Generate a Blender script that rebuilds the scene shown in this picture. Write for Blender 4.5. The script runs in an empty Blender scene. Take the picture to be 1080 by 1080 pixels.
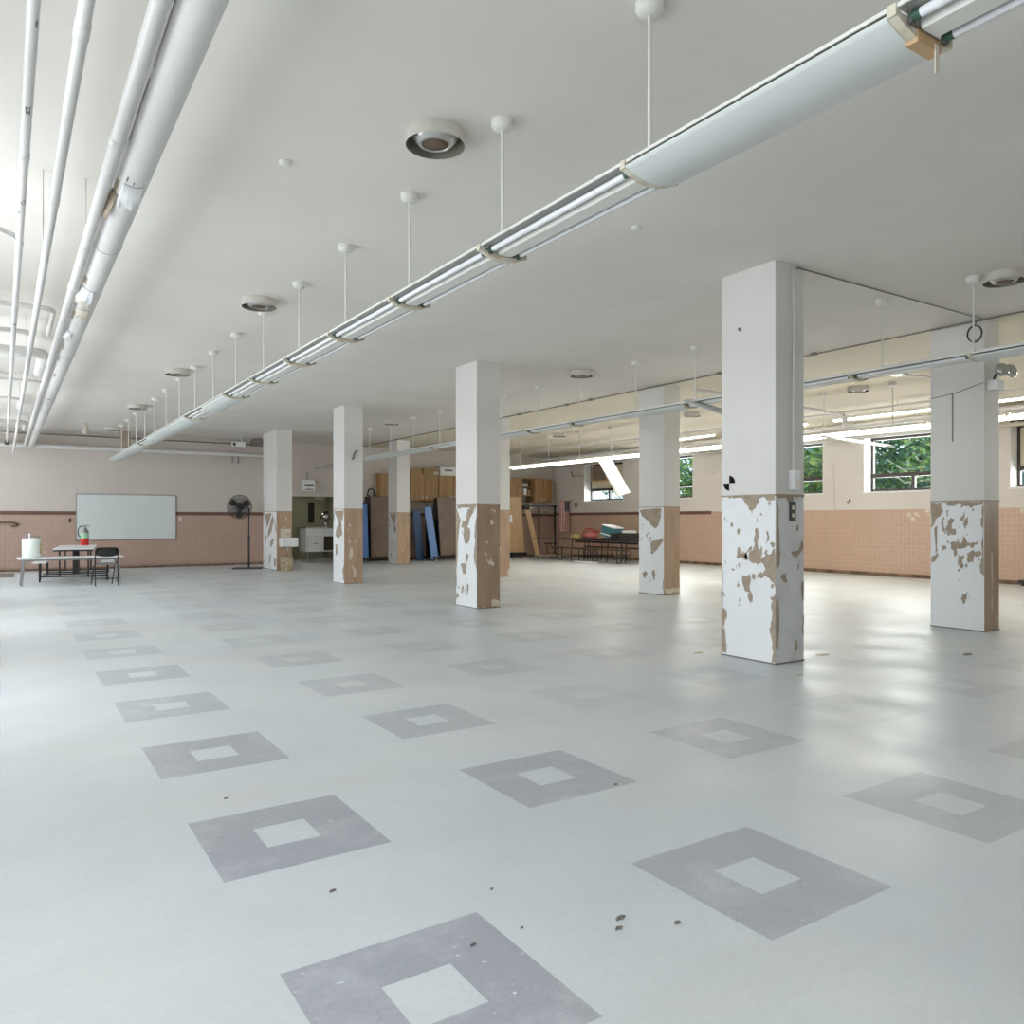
import bpy, bmesh, math, random
from mathutils import Vector, Matrix
R = math.radians
PI = math.pi
rnd = random.Random(7)
SC = bpy.context.scene
COL = SC.collection

# ------------------------------------------------------------------ materials
def nodes(name):
    m = bpy.data.materials.new(name); m.use_nodes = True
    nt = m.node_tree; p = nt.nodes['Principled BSDF']
    return m, nt, p

def rgb(c): return (c[0], c[1], c[2], 1.0)

def mixc(nt, fac, a, b):
    n = nt.nodes.new('ShaderNodeMix'); n.data_type = 'RGBA'
    for sock, v in ((n.inputs[0], fac), (n.inputs[6], a), (n.inputs[7], b)):
        if hasattr(v, 'node'): nt.links.new(v, sock)
        elif isinstance(v, (tuple, list)): sock.default_value = rgb(v)
        else: sock.default_value = v
    return n.outputs[2]

def coords(nt, scale=(1, 1, 1), which='Object'):
    tc = nt.nodes.new('ShaderNodeTexCoord'); mp = nt.nodes.new('ShaderNodeMapping')
    mp.inputs['Scale'].default_value = scale
    nt.links.new(tc.outputs[which], mp.inputs['Vector'])
    return mp.outputs['Vector']

def noise(nt, vec, scale, detail=4, rough=.55):
    n = nt.nodes.new('ShaderNodeTexNoise')
    n.inputs['Scale'].default_value = scale; n.inputs['Detail'].default_value = detail
    n.inputs['Roughness'].default_value = rough
    nt.links.new(vec, n.inputs['Vector'])
    return n.outputs['Fac']

def ramp(nt, fac, p0, p1, c0=(0, 0, 0), c1=(1, 1, 1)):
    n = nt.nodes.new('ShaderNodeValToRGB')
    e = n.color_ramp.elements
    e[0].position = p0; e[0].color = rgb(c0); e[1].position = p1; e[1].color = rgb(c1)
    nt.links.new(fac, n.inputs['Fac'])
    return n.outputs['Color']

def bump(nt, p, h, strength=.2, dist=.01):
    b = nt.nodes.new('ShaderNodeBump'); b.inputs['Strength'].default_value = strength
    b.inputs['Distance'].default_value = dist
    nt.links.new(h, b.inputs['Height']); nt.links.new(b.outputs['Normal'], p.inputs['Normal'])

def plain(name, c, rough=.5, metal=0, var=.06, scale=3.0, spec=.5):
    """base colour with a soft mottled variation"""
    m, nt, p = nodes(name)
    v = coords(nt)
    f = noise(nt, v, scale)
    lo = tuple(max(0, x*(1-var)) for x in c); hi = tuple(min(1, x*(1+var)) for x in c)
    nt.links.new(ramp(nt, f, .3, .7, lo, hi), p.inputs['Base Color'])
    p.inputs['Roughness'].default_value = rough; p.inputs['Metallic'].default_value = metal
    p.inputs['Specular IOR Level'].default_value = spec
    return m

def paint(name, c, dirt, rough=.6, amt=(.55, .8), scale=1.2, stretch=(1, 1, 1)):
    """painted plaster with stains"""
    m, nt, p = nodes(name)
    v = coords(nt, stretch)
    base = plainvar(nt, v, c)
    f = ramp(nt, noise(nt, v, scale, 6, .62), amt[0], amt[1])
    nt.links.new(mixc(nt, f, base, dirt), p.inputs['Base Color'])
    p.inputs['Roughness'].default_value = rough
    p.inputs['Specular IOR Level'].default_value = .3
    bump(nt, p, noise(nt, coords(nt), 60, 3), .08, .004)
    return m

def plainvar(nt, v, c, a=.04, s=.5):
    lo = tuple(x*(1-a) for x in c); hi = tuple(min(1, x*(1+a)) for x in c)
    return ramp(nt, noise(nt, v, s, 3), .35, .65, lo, hi)

def tile(name, c, grout, axis, dirt):
    m, nt, p = nodes(name)
    tc = nt.nodes.new('ShaderNodeTexCoord'); sp = nt.nodes.new('ShaderNodeSeparateXYZ'); cb = nt.nodes.new('ShaderNodeCombineXYZ')
    nt.links.new(tc.outputs['Object'], sp.inputs[0])
    nt.links.new(sp.outputs['X' if axis == 'x' else 'Y'], cb.inputs[0]); nt.links.new(sp.outputs['Z'], cb.inputs[1])
    b = nt.nodes.new('ShaderNodeTexBrick')
    b.offset = 0; b.squash = 1
    b.inputs['Scale'].default_value = 1
    b.inputs['Brick Width'].default_value = .109; b.inputs['Row Height'].default_value = .109
    b.inputs['Mortar Size'].default_value = .0035; b.inputs['Mortar Smooth'].default_value = .1
    b.inputs['Color1'].default_value = rgb(c); b.inputs['Color2'].default_value = rgb(tuple(x*.93 for x in c))
    b.inputs['Mortar'].default_value = rgb(grout)
    nt.links.new(cb.outputs[0], b.inputs['Vector'])
    f = ramp(nt, noise(nt, cb.outputs[0], .9, 5), .5, .85)
    # grime gathered along the foot of the tiling
    mr = nt.nodes.new('ShaderNodeMapRange'); mr.inputs['From Min'].default_value = .13; mr.inputs['From Max'].default_value = .02
    ad = nt.nodes.new('ShaderNodeMath'); ad.operation = 'MULTIPLY'
    nt.links.new(sp.outputs['Z'], mr.inputs['Value']); nt.links.new(mr.outputs[0], ad.inputs[0])
    nt.links.new(noise(nt, cb.outputs[0], 4, 5), ad.inputs[1])
    cc = mixc(nt, f, b.outputs['Color'], tuple(x*.9 for x in c))
    nt.links.new(mixc(nt, ad.outputs[0], cc, dirt), p.inputs['Base Color'])
    p.inputs['Roughness'].default_value = .32
    return m

def emit(name, c, s):
    m, nt, p = nodes(name)
    p.inputs['Base Color'].default_value = rgb(c)
    p.inputs['Emission Color'].default_value = rgb(c); p.inputs['Emission Strength'].default_value = s
    return m

def floor_mat(name, c0, c1, wear=None, wearamt=0):
    m, nt, p = nodes(name)
    v = coords(nt)
    f = ramp(nt, noise(nt, v, .55, 5, .6), .35, .68)
    col = mixc(nt, f, c0, c1)
    fw = ramp(nt, noise(nt, coords(nt, (.8, 1.7, 1)), .42, 6, .62), .47, .66)
    wsc = nt.nodes.new('ShaderNodeMath'); wsc.operation = 'MULTIPLY'; wsc.inputs[1].default_value = .55; nt.links.new(fw, wsc.inputs[0])
    col = mixc(nt, wsc.outputs[0], col, (.60, .605, .585))
    sp = ramp(nt, noise(nt, v, 42, 3, .7), .35, .68)
    col = mixc(nt, sp, mixc(nt, .94, (0, 0, 0), col), col)
    if wear:
        n2 = ramp(nt, noise(nt, v, 50, 5, .8), .34, .66)
        col = mixc(nt, n2, tuple(x*.90 for x in c0), col)
        n4 = ramp(nt, noise(nt, v, 3.2, 5, .65), .50, .85, (0, 0, 0), (.55, .55, .55))
        col = mixc(nt, n4, col, wear)
        n3 = ramp(nt, noise(nt, coords(nt, (1, 2.2, 1)), 22, 2, .5), .715, .735)
        col = mixc(nt, n3, col, wear)
    # faint seams of the 9 inch tiles
    b = nt.nodes.new('ShaderNodeTexBrick'); b.offset = 0
    mp = nt.nodes.new('ShaderNodeMapping'); mp.inputs['Location'].default_value = (-.7015, -1.671, 0)
    tc = nt.nodes.new('ShaderNodeTexCoord'); nt.links.new(tc.outputs['Object'], mp.inputs['Vector'])
    nt.links.new(mp.outputs[0], b.inputs['Vector'])
    b.inputs['Scale'].default_value = 1; b.inputs['Brick Width'].default_value = .2286; b.inputs['Row Height'].default_value = .2286
    b.inputs['Mortar Size'].default_value = .0012
    b.inputs['Color1'].default_value = (1, 1, 1, 1); b.inputs['Color2'].default_value = (.985, .985, .985, 1); b.inputs['Mortar'].default_value = (.95, .95, .95, 1)
    mm = nt.nodes.new('ShaderNodeMix'); mm.data_type = 'RGBA'; mm.blend_type = 'MULTIPLY'; mm.inputs[0].default_value = 1
    nt.links.new(col, mm.inputs[6]); nt.links.new(b.outputs['Color'], mm.inputs[7])
    nt.links.new(mm.outputs[2], p.inputs['Base Color'])
    rr = ramp(nt, noise(nt, v, 1.3, 5, .6), .3, .7, (.30,)*3, (.52,)*3)
    nt.links.new(rr, p.inputs['Roughness'])
    p.inputs['Specular IOR Level'].default_value = .5
    bump(nt, p, noise(nt, v, 2.2, 4), .05, .01)
    return m

F0, F1 = (.60, .645, .685), (.70, .735, .745)
M = {}
M['floor'] = floor_mat('pale vinyl tile', F0, F1)
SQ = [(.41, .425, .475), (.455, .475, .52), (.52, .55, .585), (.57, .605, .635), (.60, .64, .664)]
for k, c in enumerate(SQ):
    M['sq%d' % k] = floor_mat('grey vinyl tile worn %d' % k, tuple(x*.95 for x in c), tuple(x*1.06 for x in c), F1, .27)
M['ceiling'] = paint('ceiling paint', (.745, .715, .675), (.68, .645, .595), .8, (.5, .85), .35)
M['ceiling_y'] = paint('yellowed ceiling paint', (.71, .655, .55), (.60, .54, .43), .8, (.42, .8), .5, (1, .35, 1))
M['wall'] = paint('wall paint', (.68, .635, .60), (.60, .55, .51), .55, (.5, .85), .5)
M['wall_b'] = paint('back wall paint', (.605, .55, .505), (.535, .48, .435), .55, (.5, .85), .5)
M['wall_f'] = paint('bounce-dimming brown end wall', (.36, .29, .22), (.30, .24, .18), .6, (.5, .85), .5)  # unseen wall behind the camera, browned to dim and warm bounced light
M['wall_w'] = paint('white reveal paint', (.80, .80, .80), (.7, .68, .66), .5)
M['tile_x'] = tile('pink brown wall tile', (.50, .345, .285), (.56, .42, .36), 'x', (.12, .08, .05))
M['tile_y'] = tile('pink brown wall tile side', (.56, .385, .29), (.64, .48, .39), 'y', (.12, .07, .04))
M['band'] = plain('dark brown tile band', (.17, .085, .07), .35)
M['base'] = paint('stained base', (.30, .20, .13), (.10, .06, .04), .6, (.35, .6), 3)
M['col_up'] = paint('column paint', (.70, .68, .66), (.60, .58, .55), .55, (.55, .9), .8)
M['col_white'] = paint('white column paint', (.80, .81, .83), (.62, .63, .65), .42, (.52, .9), 2.2)
M['col_grey'] = paint('greyed column paint', (.66, .67, .68), (.45, .44, .43), .45, (.5, .85), 3)
M['col_tan'] = paint('bare brown glazed base', (.36, .255, .18), (.27, .185, .12), .4, (.42, .75), 2.4, (2.5, 2.5, .5))
M['col_tan2'] = paint('bare tan glazed base', (.47, .33, .23), (.37, .25, .165), .4, (.42, .75), 2.4, (2.5, 2.5, .5))
M['peel'] = paint('bare tan under paint', (.40, .325, .25), (.30, .24, .175), .6, (.4, .7), 9)
M['peel_d'] = plain('dark chipped edge', (.17, .15, .13), .7)
M['cream'] = paint('cream paint flake', (.68, .62, .53), (.55, .47, .38), .6, (.4, .8), 8)
M['pipe'] = paint('pipe paint', (.66, .65, .635), (.54, .52, .49), .4, (.6, .9), 3)
M['pipe_chip'] = plain('chipped pipe metal', (.13, .125, .12), .6)
M['fix'] = paint('fixture enamel', (.74, .735, .69), (.60, .58, .50), .35, (.6, .9), 4)
M['fix_d'] = plain('dark fixture fitting', (.10, .10, .09), .5)  # dark blocks at the tube ends
M['bracket'] = paint('aged cream plastic', (.62, .575, .47), (.45, .36, .22), .45, (.5, .8), 9)
M['tube'] = plain('unlit fluorescent glass', (.76, .77, .80), .15, 0, .01)
M['tubecap'] = plain('tube cap green', (.03, .09, .06), .4)
M['lens'] = plain('frosted acrylic', (.64, .67, .655), .55, 0, .03, 2)
M['lit'] = emit('lit lens', (1.0, .915, .79), 12.0)
M['alu'] = plain('brushed aluminium', (.55, .55, .53), .3, .9)
M['drum'] = paint('aged diffuser enamel', (.60, .57, .52), (.46, .42, .36), .45, (.5, .85), 5)
M['drum_in'] = plain('dull diffuser inside', (.20, .185, .15), .45, .3)
M['shaded_reflector'] = plain('grimy shaded grey reflector channel', (.30, .30, .28), .5)  # grime plus the shade beside the tubes, darkened into the colour
M['grille'] = plain('brown grille', (.13, .085, .05), .6)
M['cond'] = plain('dark conduit', (.22, .20, .18), .5, .3)
M['black'] = plain('black steel', (.018, .018, .02), .4)
M['dark'] = plain('dark plastic', (.035, .032, .03), .5)
M['ink'] = plain('matt black print', (.012, .012, .012), .9, spec=.1)
M['steel'] = plain('grey steel', (.33, .34, .35), .35, .8)
M['white'] = plain('white laminate', (.78, .79, .80), .3)
M['wb'] = plain('whiteboard enamel', (.70, .75, .75), .18, 0, .02, 1)
M['wood'] = paint('oak veneer', (.40, .235, .10), (.29, .155, .06), .4, (.4, .7), 3, (6, 6, .6))
M['tan'] = paint('tan plywood', (.56, .37, .21), (.47, .30, .16), .5, (.4, .75), 3, (5, 5, .5))
M['card'] = plain('cardboard', (.36, .24, .12), .8)
M['brownlam'] = paint('brown laminate', (.20, .14, .105), (.15, .10, .07), .4, (.4, .7), 2)
M['blue'] = plain('blue laminate', (.11, .24, .56), .35)
M['blue_shade'] = plain('shaded blue laminate', (.05, .10, .20), .35)  # the blue laminate again, with the rear benches' shade in its colour
M['red'] = plain('red paint', (.62, .03, .025), .3)
M['green'] = plain('pale green label', (.35, .62, .42), .5)
M['olive'] = paint('olive paint', (.36, .36, .27), (.30, .30, .22), .5)
M['jug'] = plain('white polythene', (.78, .84, .80), .4)
M['frame'] = plain('dark bronze window frame', (.055, .045, .042), .4, .3)
M['beige'] = plain('beige panel', (.62, .55, .42), .6)
M['louver'] = plain('taupe louvre', (.26, .20, .15), .6)
M['mat'] = plain('brown mat', (.20, .18, .14), .9)
M['tabledark'] = plain('dark brown laminate', (.09, .065, .05), .4)
M['teal'] = plain('teal box', (.06, .18, .21), .5)
M['pink'] = plain('faded red bag', (.50, .16, .14), .7)
M['yellow'] = plain('yellow cloth', (.52, .46, .18), .8)
M['flagred'] = plain('flag red', (.52, .20, .18), .8)
M['flagwhite'] = plain('flag white', (.68, .56, .53), .8)
M['flagblue'] = plain('flag blue', (.05, .06, .10), .8)
M['plant'] = paint('beige stone grit', (.50, .42, .30), (.30, .24, .15), .8, (.4, .6), 12)
M['chrome'] = plain('chrome', (.75, .75, .75), .12, 1)
M['bulb'] = plain('clear lamp', (.50, .52, .48), .08, .6)
M['bark'] = plain('pale bark', (.62, .59, .53), .8)
M['ground'] = plain('lawn', (.16, .27, .07), .9, 0, .3, 2)
M['leafa'] = plain('leaf green', (.20, .36, .13), .6, 0, .4, 6)
M['leafb'] = plain('leaf dark green', (.12, .25, .17), .6, 0, .4, 6)
M['leafc'] = plain('leaf yellow green', (.42, .52, .18), .6, 0, .3, 6)
M['slate'] = plain('blue grey fence', (.16, .25, .30), .6)
def glass_mat():
    m, nt, p = nodes('window glass')
    out = nt.nodes['Material Output']
    t = nt.nodes.new('ShaderNodeBsdfTransparent'); g = nt.nodes.new('ShaderNodeBsdfGlossy'); g.inputs['Roughness'].default_value = .35
    t.inputs['Color'].default_value = (.93, .97, .97, 1)
    x = nt.nodes.new('ShaderNodeMixShader'); x.inputs[0].default_value = .012
    nt.links.new(t.outputs[0], x.inputs[1]); nt.links.new(g.outputs[0], x.inputs[2]); nt.links.new(x.outputs[0], out.inputs['Surface'])
    return m
M['glass'] = glass_mat()
M['lamp'] = emit('added alcove light', (1.0, .94, .80), 9.0)  # glow of the light added inside the alcove

# ------------------------------------------------------------------ mesh helpers
class MB:
    def __init__(s): s.v = []; s.f = []; s.m = []; s.sm = []; s.mats = []
    def mi(s, mat):
        if mat not in s.mats: s.mats.append(mat)
        return s.mats.index(mat)
    def face(s, pts, mat, smooth=False):
        i = len(s.v); s.v += [tuple(p) for p in pts]; s.f.append(tuple(range(i, i+len(pts)))); s.m.append(s.mi(mat)); s.sm.append(smooth); return s
    def add(s, vs, fs, mat, smooth=False):
        i = len(s.v); s.v += [tuple(p) for p in vs]
        for f in fs: s.f.append(tuple(i+k for k in f)); s.m.append(s.mi(mat)); s.sm.append(smooth)
        return s
    def box(s, a, b, mat, M4=None):
        x0, y0, z0 = a; x1, y1, z1 = b
        vs = [(x0,y0,z0),(x1,y0,z0),(x1,y1,z0),(x0,y1,z0),(x0,y0,z1),(x1,y0,z1),(x1,y1,z1),(x0,y1,z1)]
        if M4 is not None: vs = [tuple(M4 @ Vector(p)) for p in vs]
        return s.add(vs, [(0,3,2,1),(4,5,6,7),(0,1,5,4),(1,2,6,5),(2,3,7,6),(3,0,4,7)], mat)
    def tube(s, pts, r, mat, n=12, caps=True):
        pts = [Vector(p) for p in pts]; rs = r if isinstance(r, (list, tuple)) else [r]*len(pts)
        rings = []; up = None
        for i, p in enumerate(pts):
            if i == 0: d = pts[1]-p
            elif i == len(pts)-1: d = p-pts[i-1]
            else: d = (pts[i+1]-p).normalized()+(p-pts[i-1]).normalized()
            d.normalize()
            if up is None:
                up = Vector((0,0,1)) if abs(d.z) < .9 else Vector((1,0,0))
            a = d.cross(up).normalized(); b = a.cross(d).normalized(); up = b
            k = 1.0
            if 0 < i < len(pts)-1:
                c = d.dot((pts[i+1]-p).normalized()); k = 1/max(.6, c)
            rings.append([p+(a*math.cos(2*PI*j/n)+b*math.sin(2*PI*j/n))*rs[i]*(k if i not in (0, len(pts)-1) else 1) for j in range(n)])
        vs = [v for ring in rings for v in ring]; fs = []
        for i in range(len(pts)-1):
            for j in range(n):
                fs.append((i*n+j, i*n+(j+1)%n, (i+1)*n+(j+1)%n, (i+1)*n+j))
        s.add(vs, fs, mat, True)
        if caps:
            s.face(list(reversed(rings[0])), mat); s.face(rings[-1], mat)
        return s
    def lathe(s, prof, mat, c=(0,0,0), n=32, M4=None, caps=True):
        """prof: list of (radius, z)"""
        vs = []
        for r, z in prof:
            for j in range(n): vs.append(Vector((c[0]+r*math.cos(2*PI*j/n), c[1]+r*math.sin(2*PI*j/n), c[2]+z)))
        fs = [(i*n+j, i*n+(j+1)%n, (i+1)*n+(j+1)%n, (i+1)*n+j) for i in range(len(prof)-1) for j in range(n)]
        if M4 is not None: vs = [M4 @ v for v in vs]
        i0 = len(s.v)
        s.add(vs, fs, mat, True)
        if caps and prof[0][0] > 1e-4: s.face([vs[j] for j in reversed(range(n))], mat)
        if caps and prof[-1][0] > 1e-4: s.face([vs[(len(prof)-1)*n+j] for j in range(n)], mat)
        return s
    def extr(s, prof, y0, y1, mat, closed=True, smooth=False):
        """profile (x,z) extruded along y"""
        n = len(prof)
        vs = [(x, y0, z) for x, z in prof]+[(x, y1, z) for x, z in prof]
        rng = range(n if closed else n-1)
        s.add(vs, [(i, (i+1)%n, n+(i+1)%n, n+i) for i in rng], mat, smooth)
        if closed:
            s.face([(x, y0, z) for x, z in reversed(prof)], mat); s.face([(x, y1, z) for x, z in prof], mat)
        return s
    def mesh(s, name):
        me = bpy.data.meshes.new(name); me.from_pydata(s.v, [], s.f)
        for m in s.mats: me.materials.append(M[m])
        for p, k, sm in zip(me.polygons, s.m, s.sm): p.material_index = k; p.use_smooth = sm
        bm = bmesh.new(); bm.from_mesh(me); bmesh.ops.recalc_face_normals(bm, faces=bm.faces); bm.to_mesh(me); bm.free()
        me.update(); return me
    def build(s, name, parent=None, loc=(0,0,0), rot=(0,0,0), bevel=0):
        o = bpy.data.objects.new(name, s.mesh(name)); COL.objects.link(o)
        o.location = loc; o.rotation_euler = rot
        if parent: o.parent = parent
        if bevel:
            b = o.modifiers.new('bevel', 'BEVEL'); b.width = bevel; b.segments = 2; b.limit_method = 'ANGLE'; b.angle_limit = R(50)
        return o

def tag(o, label=None, cat=None, group=None, kind=None):
    if label: o['label'] = label
    if cat: o['category'] = cat
    if group: o['group'] = group
    if kind: o['kind'] = kind
    return o
def thing(name, label, cat, loc=(0,0,0), rz=0, group=None):
    o = bpy.data.objects.new(name, None); COL.objects.link(o); o.empty_display_size = .1
    o.location = loc; o.rotation_euler = (0, 0, rz)
    return tag(o, label, cat, group)
def inst(name, me, parent, loc=(0,0,0), rot=(0,0,0)):
    o = bpy.data.objects.new(name, me); COL.objects.link(o); o.location = loc; o.rotation_euler = rot; o.parent = parent
    return o
def struct(o, label=None):
    o['kind'] = 'structure'
    return o
def arc(c, r, a0, a1, n, ax=(0, 2), fixed=0):
    out = []
    for i in range(n+1):
        a = a0+(a1-a0)*i/n; p = [fixed]*3
        p[ax[0]] = c[0]+r*math.cos(a); p[ax[1]] = c[1]+r*math.sin(a); out.append(tuple(p))
    return out

CH = 3.83            # ceiling height
XL, XR, YF, YB = -1.6, 18.05, -4.0, 24.7

# ------------------------------------------------------------------ setting
# floor: a level field cut along the edges of the inlaid tile squares
PX, X0, Y0, T = 1.398, .7015, 1.671, .2286
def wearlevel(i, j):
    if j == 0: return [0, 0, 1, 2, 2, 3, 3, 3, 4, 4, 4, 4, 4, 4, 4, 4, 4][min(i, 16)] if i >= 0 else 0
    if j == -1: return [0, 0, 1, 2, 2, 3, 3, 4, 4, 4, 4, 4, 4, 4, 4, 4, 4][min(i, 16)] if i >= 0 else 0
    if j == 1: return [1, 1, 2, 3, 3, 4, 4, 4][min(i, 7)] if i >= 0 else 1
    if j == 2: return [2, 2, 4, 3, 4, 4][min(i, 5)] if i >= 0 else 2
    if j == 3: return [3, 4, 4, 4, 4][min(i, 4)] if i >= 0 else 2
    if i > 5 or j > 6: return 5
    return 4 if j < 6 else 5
xs = {XL, XR}; ys = {YF, YB}
ni = range(-4, 17); nj = range(-2, 13)
for j in nj:
    for k in range(4):
        x = X0+j*PX+k*T
        if XL < x < XR: xs.add(round(x, 5))
for i in ni:
    for k in range(4):
        y = Y0+i*PX+k*T
        if YF < y < YB: ys.add(round(y, 5))
xs = sorted(xs); ys = sorted(ys)
fm = MB()
for x0, x1 in zip(xs, xs[1:]):
    for y0, y1 in zip(ys, ys[1:]):
        cx, cy = (x0+x1)/2-X0, (y0+y1)/2-Y0
        j, i = math.floor(cx/PX), math.floor(cy/PX)
        u, v = (cx-j*PX)/T, (cy-i*PX)/T
        mat = 'floor'
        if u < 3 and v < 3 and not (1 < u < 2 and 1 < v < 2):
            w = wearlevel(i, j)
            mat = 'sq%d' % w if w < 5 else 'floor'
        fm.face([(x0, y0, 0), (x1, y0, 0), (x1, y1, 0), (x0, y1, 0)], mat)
fm.box((XL-.3, YF-.3, -.15), (XR+.4, 27.5, -.03), 'floor')
fm.face([(7.2, YB, 0), (9.8, YB, 0), (9.8, 27.3, 0), (7.2, 27.3, 0)], 'floor')
fl = struct(fm.build('floor'))
bm = bmesh.new(); bm.from_mesh(fl.data); bmesh.ops.remove_doubles(bm, verts=bm.verts, dist=1e-5); bm.to_mesh(fl.data); bm.free()

cm = MB(); cm.box((XL-.3, YF-.3, CH), (9.98, YB+.3, CH+.2), 'ceiling'); cm.box((9.98, YF-.3, CH), (XR+.4, YB+.3, CH+.2), 'ceiling_y')
struct(cm.build('ceiling'))

# back wall with the opening of the dark alcove
AX0, AX1, AZ = 7.3, 9.75, 2.14
w = MB()
for x0, x1 in ((XL-.3, AX0), (AX1, XR+.4)):
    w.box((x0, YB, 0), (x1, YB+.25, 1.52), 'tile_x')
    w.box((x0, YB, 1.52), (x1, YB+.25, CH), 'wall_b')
w.box((AX0, YB, AZ), (AX1, YB+.25, CH), 'wall_b')
struct(w.build('wall_back'))
b = MB(); b.box((XL, YB-.012, 1.515), (AX0, YB, 1.615), 'band'); b.box((AX1, YB-.012, 1.515), (XR, YB, 1.615), 'band')
struct(b.build('trim_1'))
b = MB(); b.box((XL, YB-.01, 0), (AX0, YB, .05), 'base'); b.box((AX1, YB-.01, 0), (XR, YB, .05), 'base')
struct(b.build('baseboard_back'))
b = MB(); b.box((AX0-.03, YB-.03, AZ-.01), (AX1+.03, YB, AZ+.05), 'cream')
struct(b.build('trim_2'))
w = MB(); w.box((AX0-.15, YB+.25, 0), (AX0, 27.3, 2.5), 'olive'); w.box((AX1, YB+.25, 0), (AX1+.15, 27.3, 2.5), 'olive')
w.box((AX0-.15, 27.15, 0), (AX1+.15, 27.3, 2.5), 'olive'); w.box((AX0-.15, YB+.25, 2.4), (AX1+.15, 27.3, 2.5), 'olive')
struct(w.build('wall_alcove'))

# right wall: five window openings
WZ0, WZ1 = 2.07, 3.43
WIN = [(20.65, 22.81), (17.37, 19.5), (12.75, 14.9), (9.40, 11.59), (6.0, 8.2), (1.4, 3.6), (-2.6, -.4)]
w = MB()
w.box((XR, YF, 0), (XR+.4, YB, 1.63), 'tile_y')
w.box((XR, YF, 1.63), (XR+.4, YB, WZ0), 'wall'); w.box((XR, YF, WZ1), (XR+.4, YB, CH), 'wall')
edges = sorted(WIN); y = YF
for a, b_ in edges+[(YB, YB)]:
    w.box((XR, y, WZ0), (XR+.4, a, WZ1), 'wall'); y = b_
struct(w.build('wall_right'))
b = MB(); b.box((XR-.012, 16.6, 1.55), (XR, YB-.012, 1.65), 'band'); struct(b.build('trim_3'))
b = MB(); b.box((XR-.012, YF, 0), (XR, YB-.012, .085), 'base'); struct(b.build('baseboard_right'))
# white squares of bare wall where tiles have gone
b = MB()
for (yy, zz, s) in [(10.42, 1.50, .1), (10.33, 1.40, .1), (10.25, 1.52, .09), (9.98, 1.60, .1), (9.87, 1.60, .1), (9.95, 1.50, .05), (9.86, 1.50, .09), (9.72, 1.53, .1), (9.6, 1.53, .1), (9.56, 1.60, .09), (10.18, 1.47, .05), (7.95, 1.57, .1)]:
    b.box((XR-.004, yy-s/2, zz-s/2), (XR, yy+s/2, zz+s/2), 'cream')
struct(b.build('trim_4'))

def window(n, y0, y1, kind):
    f = MB(); xf = XR+.30; d = .07
    f.box((xf, y0, WZ0), (xf+.08, y0+d, WZ1), 'frame'); f.box((xf, y1-d, WZ0), (xf+.08, y1, WZ1), 'frame')
    f.box((xf, y0+d, WZ0), (xf+.08, y1-d, WZ0+d), 'frame'); f.box((xf, y0+d, WZ1-d), (xf+.08, y1-d, WZ1), 'frame')
    zm = WZ0+.36; f.box((xf-.01, y0+d, zm), (xf+.08, y1-d, zm+.10), 'frame')
    ym = (y0+y1)/2; f.box((xf, ym-.04, WZ0+d), (xf+.08, ym+.04, zm), 'frame')
    o = struct(f.build('window_%d' % n))
    g = MB(); g.box((xf+.035, y0+d, WZ0+d), (xf+.042, y1-d, WZ1-d), 'glass'); g.build('pane', o)
    e = MB()
    for a in (y0+.005, y1-.005-.0): e.box((XR+.004, a-.004, WZ0), (xf, a+.004, WZ1), 'wall_w')
    e.box((XR-.02, y0-.04, WZ0-.035), (xf, y1+.04, WZ0+.008), 'wall_w'); e.build('window_sill', o)
    if kind == 'panel':
        p = MB(); p.box((xf+.01, y0+d, zm+.1), (xf+.03, y1-d, WZ1-d), 'beige'); p.build('blocking_panel', o)
    if kind == 'sill_light':
        pass
    return o
for n, (a, b_) in enumerate(WIN):
    o = window(n+1, a, b_, 'panel' if n in (0, 4) else '')
    if n == 0:
        v = MB(); v.box((XR+.24, 21.55, 2.78), (XR+.308, 22.7, 3.36), 'tan'); 
        v.box((XR+.225, 21.85, 2.83), (XR+.24, 22.6, 3.32), 'louver')
        for k in range(9): v.box((XR+.21, 21.88, 2.86+k*.05), (XR+.225, 22.57, 2.88+k*.05), 'louver')
        v.build('vent_panel', o)

# left wall: big windows, daylight comes in here
LW = [(-3.2, -.6), (.6, 3.2), (5.6, 8.4), (11.0, 13.8), (16.4, 19.2), (21.2, 23.6)]
LZ0, LZ1 = .95, 3.35
w = MB(); w.box((XL-.3, YF, 0), (XL, YB, LZ0), 'wall'); w.box((XL-.3, YF, LZ1), (XL, YB, CH), 'wall'); y = YF
for a, b_ in LW+[(YB, YB)]:
    w.box((XL-.3, y, LZ0), (XL, a, LZ1), 'wall'); y = b_
struct(w.build('wall_left'))
for n, (a, b_) in enumerate(LW):
    f = MB(); xf = XL-.24; d = .06
    f.box((xf, a, LZ0), (xf+.07, a+d, LZ1), 'frame'); f.box((xf, b_-d, LZ0), (xf+.07, b_, LZ1), 'frame')
    f.box((xf, a+d, LZ0), (xf+.07, b_-d, LZ0+d), 'frame'); f.box((xf, a+d, LZ1-d), (xf+.07, b_-d, LZ1), 'frame')
    f.box((xf, (a+b_)/2-.03, LZ0+d), (xf+.07, (a+b_)/2+.03, LZ1-d), 'frame')
    o = struct(f.build('window_%d' % (n+8)))
    g = MB(); g.box((xf+.03, a+d, LZ0+d), (xf+.036, b_-d, LZ1-d), 'glass'); g.build('pane', o)
w = MB(); w.box((XL-.3, YF-.3, 0), (XR+.4, YF, CH), 'wall_f'); struct(w.build('wall_front'))

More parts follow.
